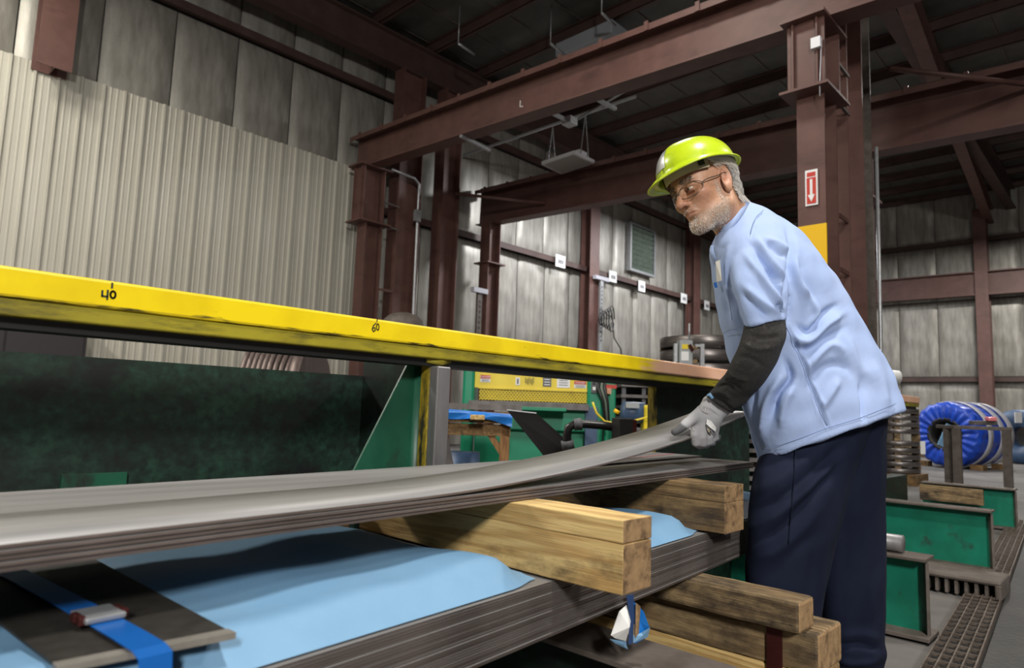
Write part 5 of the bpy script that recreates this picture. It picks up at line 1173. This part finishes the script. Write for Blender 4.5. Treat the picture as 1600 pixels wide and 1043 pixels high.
FS = [([(1229, 350), (1238, 384), (1236, 420), (1231, 455), (1230, 500)], 5, -0.013), ([(1170, 378), (1198, 415), (1217, 450), (1229, 474)], 4.5, -0.008), ([(1163, 395), (1190, 432), (1212, 462), (1226, 484)], 5.5, 0.007),
      ([(1180, 370), (1208, 412), (1229, 437)], 5, 0.007), ([(1198, 416), (1214, 433), (1224, 440)], 4, -0.007), ([(1190, 372), (1215, 383), (1236, 392)], 5, 0.006), ([(1196, 382), (1217, 396), (1232, 402)], 4, -0.005), ([(1162, 445), (1188, 469), (1216, 489)], 6, 0.006), ([(1160, 458), (1180, 480), (1204, 497)], 4, -0.005),
      ([(1212, 474), (1222, 482), (1228, 492)], 3, -0.007), ([(1240, 395), (1246, 430), (1258, 470)], 6, 0.006), ([(1247, 400), (1260, 440), (1272, 482)], 7, -0.005),
      ([(1235, 523), (1260, 533), (1292, 506), (1324, 486)], 6, 0.009), ([(1246, 508), (1266, 518), (1290, 489), (1312, 474)], 5, -0.009), ([(1250, 442), (1268, 470), (1276, 492), (1266, 508)], 5, 0.007), ([(1236, 535), (1262, 548), (1296, 528), (1322, 510)], 6, -0.007),
      ([(1227, 560), (1236, 590), (1214, 620), (1204, 655)], 5, -0.012), ([(1222, 585), (1205, 612), (1196, 640), (1190, 690)], 6, 0.009), ([(1240, 600), (1226, 632), (1220, 670)], 7, 0.008), ([(1257, 580), (1282, 548), (1300, 538), (1320, 552)], 7, 0.007), ([(1262, 600), (1290, 572), (1318, 570), (1336, 590)], 7, -0.006), ([(1322, 510), (1340, 560), (1366, 598)], 9, 0.006), ([(1300, 460), (1330, 520), (1350, 580), (1352, 650)], 9, -0.006),
      ([(1346, 600), (1348, 630), (1348, 660)], 3, -0.006), ([(1362, 560), (1380, 600), (1388, 640)], 7, 0.006), ([(1229, 509), (1250, 554), (1272, 614), (1294, 668)], 2.5, -0.0035), ([(1234, 509), (1255, 554), (1277, 614), (1299, 668)], 3, 0.003), ([(1280, 640), (1300, 610), (1312, 590)], 7, 0.006), ([(1180, 600), (1176, 640), (1186, 700)], 5, -0.007), ([(1130, 400), (1128, 450), (1140, 510)], 5, -0.005), ([(1140, 380), (1134, 420), (1140, 470)], 5, 0.004), ([(1255, 380), (1285, 440), (1300, 470)], 9, 0.004), ([(1182, 350), (1176, 362), (1172, 372)], 2.5, -0.003)]
sv_ = fold(sv_, sf_, [(l_, w_, a_*1.8) for l_, w_, a_ in FS], 0.0024, 3)
# flare the hem a little and thin it to an edge
shirt = np_mesh('shirt', sv_, sf_, M['shirt'], person)
def on_front(pts, lift=0.003, src=None):
    """points on the camera side of a garment under given outline points"""
    V = sv_ if src is None else src; px, py, z = to_px(V); out = []
    for (x, y) in pts:
        d = (px-x)**2+(py-y)**2; k = np.where(d < 30)[0]
        k = k[np.argmin(z[k])] if len(k) else np.argmin(d); out.append(atD(x, y, z[k]-lift))
    return out
def seam(name, pts, par, mat, r=0.0009, src=None, lift=0.001): MB().tube(on_front(smooth_line(pts, 8), lift, src), r, 5).build(name, mat, par)
seam('yoke_seam', [(1193, 328), (1181, 340), (1175, 355), (1173, 365)], shirt, M['stitch']); seam('side_seam', [(1229, 511), (1250, 554), (1272, 614), (1293, 664)], shirt, M['stitch'])
seam('hem_stitch', [(1190, 702), (1240, 688), (1294, 668), (1345, 652), (1400, 630)], shirt, M['stitch'])
seam('pocket_edge', [(1132, 388), (1134, 430), (1144, 500)], shirt, M['stitch']); seam('pocket_edge', [(1130, 521), (1140, 516), (1152, 514)], shirt, M['stitch'])
# collar and front flap
def strip(name, top, bot, mat, par, th=0.004):
    n = len(top); vs = []; 
    for a, b in zip(top, bot): vs += [a, b]
    back = [v_+CF*th for v_ in vs]; k = 2*n
    fs = [(2*i, 2*i+1, 2*i+3, 2*i+2) for i in range(n-1)]+[(k+2*i, k+2*i+2, k+2*i+3, k+2*i+1) for i in range(n-1)]+[(2*i, 2*i+2, k+2*i+2, k+2*i) for i in range(n-1)]+[(2*i+1, k+2*i+1, k+2*i+3, 2*i+3) for i in range(n-1)]+[(0, k, k+1, 1), (k-2, k-1, 2*k-1, 2*k-2)]
    return MB().add(vs+back, fs, True).build(name, mat, par)
ct = smooth_line([(1163, 308, 2.035), (1153, 318, 1.985), (1142, 336, 1.96), (1131, 352, 1.965), (1123, 366, 1.99), (1118, 372, 2.02)], 5); cbm = smooth_line([(1172, 315, 2.03), (1165, 326, 1.968), (1152, 346, 1.942), (1138, 366, 1.945), (1124, 384, 1.975), (1110, 386, 2.0)], 5)
strip('collar', [atD(*p) for p in ct], [atD(*p) for p in cbm], M['shirt'], shirt)
strip('front_placket', [atD(*p) for p in smooth_line([(1111, 383, 1.99), (1109, 392, 1.985), (1113, 405, 1.985), (1118, 418, 1.99)], 4)], [atD(*p) for p in smooth_line([(1124, 382, 1.965), (1121, 396, 1.958), (1122, 410, 1.955), (1126, 422, 1.955)], 4)], M['shirt'], shirt)
# name badge and pen clip
q4 = on_front([(1118, 408), (1125, 405.5), (1128, 438), (1120, 440)], 0.012); d0 = CF*0.0015
bg = MB().hexa([*q4, *[p+d0 for p in q4]]).build('name_badge', M['white'], person)
ctr_ = sum(q4)/4; 
for k, w_ in ((0.42, 0.62), (0.52, 0.5)):
    a_ = q4[0]*(1-k)+q4[3]*k; b_ = q4[1]*(1-k)+q4[2]*k; MB().bar(a_+(b_-a_)*0.12-d0, a_+(b_-a_)*(0.12+w_)-d0, 0.0018, 0.0006, CF).build('badge_text', M['ink'], bg)
pc = on_front([(1117, 441), (1119, 449)], 0.008); MB().bar(pc[0], pc[1], 0.007, 0.004, CF).build('blue_clip', M['blue_strap'], person)
# ---- dark protective sleeve
arm = [(1167, 486, 1224, 478, 1.888, 0.055), (1162, 508, 1228, 503, 1.88, 0.06), (1160, 523, 1228, 528, 1.878, 0.061), (1152, 545, 1219, 553, 1.885, 0.06), (1139, 571, 1203, 585, 1.915, 0.057), (1126, 592, 1184, 609, 1.96, 0.053), (1114, 606, 1166, 627, 2.0, 0.048), (1105, 615, 1150, 641, 2.03, 0.044), (1103, 619, 1144, 647, 2.04, 0.043)]
av, af_ = merged([loft_rows(arm, 40, 6, 2.1)], 0.0045, 3)
FA = [([(1165, 520), (1190, 528), (1222, 524)], 4, -0.005), ([(1160, 535), (1185, 545), (1215, 540)], 4, 0.004), ([(1150, 556), (1172, 560), (1196, 574)], 4, -0.004), ([(1118, 606), (1135, 602), (1150, 612)], 3, -0.006), ([(1112, 614), (1128, 612), (1142, 624)], 3, 0.005), ([(1135, 580), (1152, 590), (1172, 592)], 4, 0.004), ([(1128, 592), (1146, 600), (1160, 610)], 3.5, -0.004), ([(1115, 620), (1130, 628), (1145, 640)], 2.5, -0.005)]
av = fold(av, af_, FA, 0.0014, 5); np_mesh('arm_sleeve', av, af_, M['denim_sleeve'], person)
fv, ff_ = merged([loft_rows([(1178, 490, 1238, 480, 2.305, 0.055), (1184, 530, 1238, 530, 2.33, 0.055), (1180, 580, 1226, 590, 2.39, 0.048), (1176, 620, 1212, 634, 2.43, 0.04)], 30, 5)], 0.006, 3); np_mesh('arm_sleeve', fv, ff_, M['denim_sleeve'], person)
# ---- gloves: palm and five fingers
def glove(chains, lo, hi, name, dip):
    def sd(P):
        d = None
        for pts, rs, k in chains:
            c = s_chain(P, pts, rs); d = c if d is None else sm_union(d, c, k)
        return d
    v, f = surface_net(sd, lo, hi, 0.0022)
    w = np.clip(dip(v), 0, 1)[:, None]; c = (1-w)*np.array((0.36, 0.36, 0.37))+w*np.array((0.075, 0.075, 0.078))
    return np_mesh(name, v, f, M['glove'], person, col=c)
def glove_mat():
    m, t, b = nt('glove'); L = t.links.new; a = N(t, 'ShaderNodeVertexColor', layer_name='Col'); tc = N(t, 'ShaderNodeTexCoord')
    wv = N(t, 'ShaderNodeTexWave'); wv.inputs['Scale'].default_value = 160; wv.inputs['Distortion'].default_value = 3; L(tc.outputs['Object'], wv.inputs['Vector'])
    mr = N(t, 'ShaderNodeMapRange'); mr.inputs[3].default_value = 0.8; mr.inputs[4].default_value = 1.15; L(wv.outputs[1], mr.inputs[0])
    mx = N(t, 'ShaderNodeMix', data_type='RGBA', blend_type='MULTIPLY'); mx.inputs[0].default_value = 1; L(a.outputs[0], mx.inputs[6]); L(mr.outputs[0], mx.inputs[7]); L(mx.outputs[2], b.inputs['Base Color']); b.inputs['Roughness'].default_value = 0.75
    bp = N(t, 'ShaderNodeBump'); bp.inputs['Strength'].default_value = 0.35; bp.inputs['Distance'].default_value = 0.002; L(wv.outputs[1], bp.inputs['Height']); L(bp.outputs[0], b.inputs['Normal']); return m
M['glove'] = glove_mat()
D0 = 2.055
ch = [([J(1123, 633, 2.045), J(1110, 648, 2.045), J(1101, 662, 2.05)], [0.029, 0.034, 0.034], 0.02), ([J(1110, 652, 2.045), J(1110, 668, 2.06)], [0.03, 0.026], 0.02),
      ([J(1088, 662, 2.035), J(1086.5, 679, 2.025), J(1087, 691, 2.03), J(1094, 696, 2.075), J(1099, 691, 2.11)], [0.0165, 0.0145, 0.0135, 0.012, 0.0105], 0.011),
      ([J(1097, 668, 2.035), J(1097, 682, 2.028), J(1098, 691.5, 2.035), J(1104, 695, 2.08), J(1108, 690, 2.115)], [0.0165, 0.0145, 0.0135, 0.012, 0.0105], 0.008),
      ([J(1106, 669, 2.045), J(1107, 682, 2.04), J(1108, 689, 2.045), J(1113, 692, 2.09), J(1116, 687, 2.12)], [0.016, 0.014, 0.013, 0.0115, 0.01], 0.008),
      ([J(1114, 666, 2.06), J(1115.5, 677, 2.055), J(1117, 683, 2.06), J(1120, 686, 2.1), J(1122, 682, 2.13)], [0.0145, 0.0125, 0.0115, 0.0105, 0.009], 0.008),
      ([J(1098, 643, 2.05), J(1083, 653, 2.02), J(1072, 662, 2.0)], [0.021, 0.0165, 0.0135], 0.016), ([J(1072, 662, 2.0), J(1063, 669.5, 1.985), J(1054, 674.5, 1.975)], [0.0135, 0.0125, 0.0105], 0.008)]
pts_ = np.concatenate([np.array(c[0]) for c in ch])
def dip_n(v):
    px, py, z = to_px(v); return np.maximum(np.clip((z-2.055)/0.02, 0, 1)*(py > 676), np.clip((1078-px)/6, 0, 1)*np.clip((py-(664-(1078-px)*0.1))/5+0.4+(1068-px)/8, 0, 1))
gv = glove(ch, pts_.min(0)-0.04, pts_.max(0)+0.04, 'glove', dip_n)
cuff = loft_rows([(1107, 615, 1142, 645, 2.045, 0.034), (1099, 621, 1138, 647, 2.045, 0.036), (1096, 627, 1134, 651, 2.045, 0.036), (1092, 634, 1130, 654, 2.045, 0.035), (1090, 640, 1126, 657, 2.045, 0.034)], 36, 5, 2.1)
cv_, cf_ = merged([cuff], 0.003, 2)
cv_ = fold(cv_, cf_, [([(1098, 628), (1112, 630), (1132, 650)], 1.8, -0.004), ([(1096, 634), (1112, 638), (1128, 654)], 2, 0.003)], 0.0006, 9)
np_mesh('glove_cuff', cv_, cf_, M['glove'], gv, col=np.tile((0.4, 0.4, 0.41), (len(cv_), 1)))
gsrc = np.array([v_.co[:] for v_ in gv.data.vertices])
def patch(name, pts, mat, lift, par):
    q = on_front(pts, lift, gsrc); n = len(q); c = sum(q)/n-CF*0.001; vs = q+[c]+[p+CF*0.002 for p in q]
    return MB().add(vs, [(i, (i+1) % n, n) for i in range(n)]+[(i, (i+1) % n, n+1+(i+1) % n, n+1+i) for i in range(n)]).build(name, mat, par)
pb = patch('logo_patch', [(1104.5, 654), (1111, 657), (1119, 668), (1118.5, 674), (1110, 668), (1103.5, 662)], M['white'], 0.002, gv)
for i, L_ in enumerate(([(1102.5, 664), (1106, 668), (1110, 671)], [(1103.5, 668), (1106, 674), (1111, 679)], [(1111, 671), (1114, 675), (1118, 679)], [(1108, 669), (1110, 676)])): MB().tube(on_front(L_, 0.001, gsrc), 0.0012, 5).build('logo_stroke', M['ink_grey'], gv)
patch('logo_patch', [(1104, 668), (1109, 670), (1111, 677), (1106, 674)], M['band'], 0.0015, gv)
MB().tube([J(1105, 618, 2.0), J(1109, 616, 1.998), J(1113, 621, 1.996), J(1112, 623, 1.998)], [0.004, 0.006, 0.006, 0.003], 8).build('blue_cuff_trim', M['paper'], gv)
# far hand, flat on the strip behind the body
fh = [([J(1190, 640, 2.445), J(1176, 652, 2.44)], [0.027, 0.031], 0.02)]
for k in range(4): fh.append(([J(1178-2*k, 650+3*k, 2.43), J(1162-1.5*k, 656+3.5*k, 2.43), J(1152-k, 663+3.5*k, 2.44)], [0.0125, 0.0115, 0.0095], 0.007))
fh.append(([J(1184, 645, 2.43), J(1176, 640, 2.41), J(1166, 640, 2.40)], [0.016, 0.013, 0.01], 0.01))
pts_ = np.concatenate([np.array(c[0]) for c in fh]); 
fh = [([p+CR*0.09+CF*0.05 for p in pts], rs, k) for pts, rs, k in fh]; pts_ = pts_+CR*0.09+CF*0.05
glove(fh, pts_.min(0)-0.04, pts_.max(0)+0.04, 'glove', lambda v: 0*v[:, 0])
# ---- trousers
LA = [(1210, 600, 1385, 590, 2.09, 0.15), (1206, 645, 1372, 640, 2.07, 0.14), (1195, 695, 1352, 695, 2.05, 0.13), (1179, 730, 1340, 730, 2.02, 0.125), (1173, 775, 1326, 775, 1.985, 0.115), (1165, 856, 1306, 856, 1.965, 0.105), (1167, 945, 1287, 945, 1.96, 0.095), (1174, 1030, 1275, 1030, 1.965, 0.09), (1180, 1100, 1270, 1100, 1.97, 0.085)]
LB = [(1240, 600, 1388, 600, 2.13, 0.15), (1262, 650, 1387, 645, 2.15, 0.14), (1275, 720, 1385, 715, 2.165, 0.12), (1276, 800, 1384, 800, 2.165, 0.105), (1278, 880, 1386, 880, 2.16, 0.1), (1282, 950, 1385, 950, 2.16, 0.095), (1292, 1000, 1382, 1000, 2.165, 0.09), (1297, 1022, 1386, 1022, 2.165, 0.092), (1300, 1045, 1380, 1045, 2.168, 0.085), (1302, 1075, 1382, 1075, 2.17, 0.085)]
tv, tf_ = merged([loft_rows(LA, 44, 6), loft_rows(LB, 44, 6)], 0.0065, 4)
FT = [([(1172, 800), (1210, 785), (1262, 745), (1330, 685)], 8, -0.012), ([(1176, 770), (1215, 752), (1262, 715), (1310, 680)], 9, 0.008), ([(1168, 850), (1215, 828), (1260, 785), (1315, 722)], 7, -0.012), ([(1170, 826), (1212, 806), (1258, 768), (1318, 706)], 7, 0.008), ([(1172, 880), (1230, 850), (1290, 780)], 10, 0.007), ([(1176, 730), (1200, 722), (1240, 700)], 7, -0.006), ([(1200, 900), (1235, 860), (1280, 830)], 10, -0.004),
      ([(1300, 1012), (1340, 1006), (1384, 1018)], 5, -0.010), ([(1302, 998), (1340, 990), (1384, 1000)], 7, 0.006), ([(1304, 1030), (1345, 1036), (1382, 1028)], 5, 0.008), ([(1306, 1042), (1350, 1048), (1380, 1040)], 4, -0.008), ([(1340, 760), (1352, 860), (1345, 960)], 12, 0.006), ([(1320, 800), (1322, 880), (1312, 960)], 10, -0.006), ([(1372, 700), (1374, 800), (1376, 900)], 6, -0.004)]
tv = fold(tv, tf_, FT, 0.0018, 4); tr = np_mesh('trousers', tv, tf_, M['trousers'], person)
seam('side_seam', [(1243, 700), (1240, 760), (1232, 850)], tr, M['trousers'], 0.0016, tv, 0.0012)
# ---- boots
for c0_, t0_ in ((an, -CR*0.75+CF*0.2), (af, -CR*0.7+CF*0.1)):
    t_ = np.array((t0_[0], t0_[1], 0)); t_ /= np.linalg.norm(t_); c_ = np.array((c0_[0], c0_[1], 0.0))
    def bsd(P):
        d = s_cone(P, c_+Z3*0.14-t_*0.02, c_+Z3*0.055-t_*0.03, 0.052, 0.05); d = sm_union(d, s_cone(P, c_+Z3*0.055-t_*0.03, c_+Z3*0.045+t_*0.16, 0.048, 0.042), 0.03); return np.maximum(d, 0.004-P[:, 2])
    v_, f_ = surface_net(bsd, c_-np.array((0.3, 0.3, 0.01)), c_+np.array((0.3, 0.3, 0.22)), 0.008); np_mesh('boot', v_, f_, M['boot'], person)
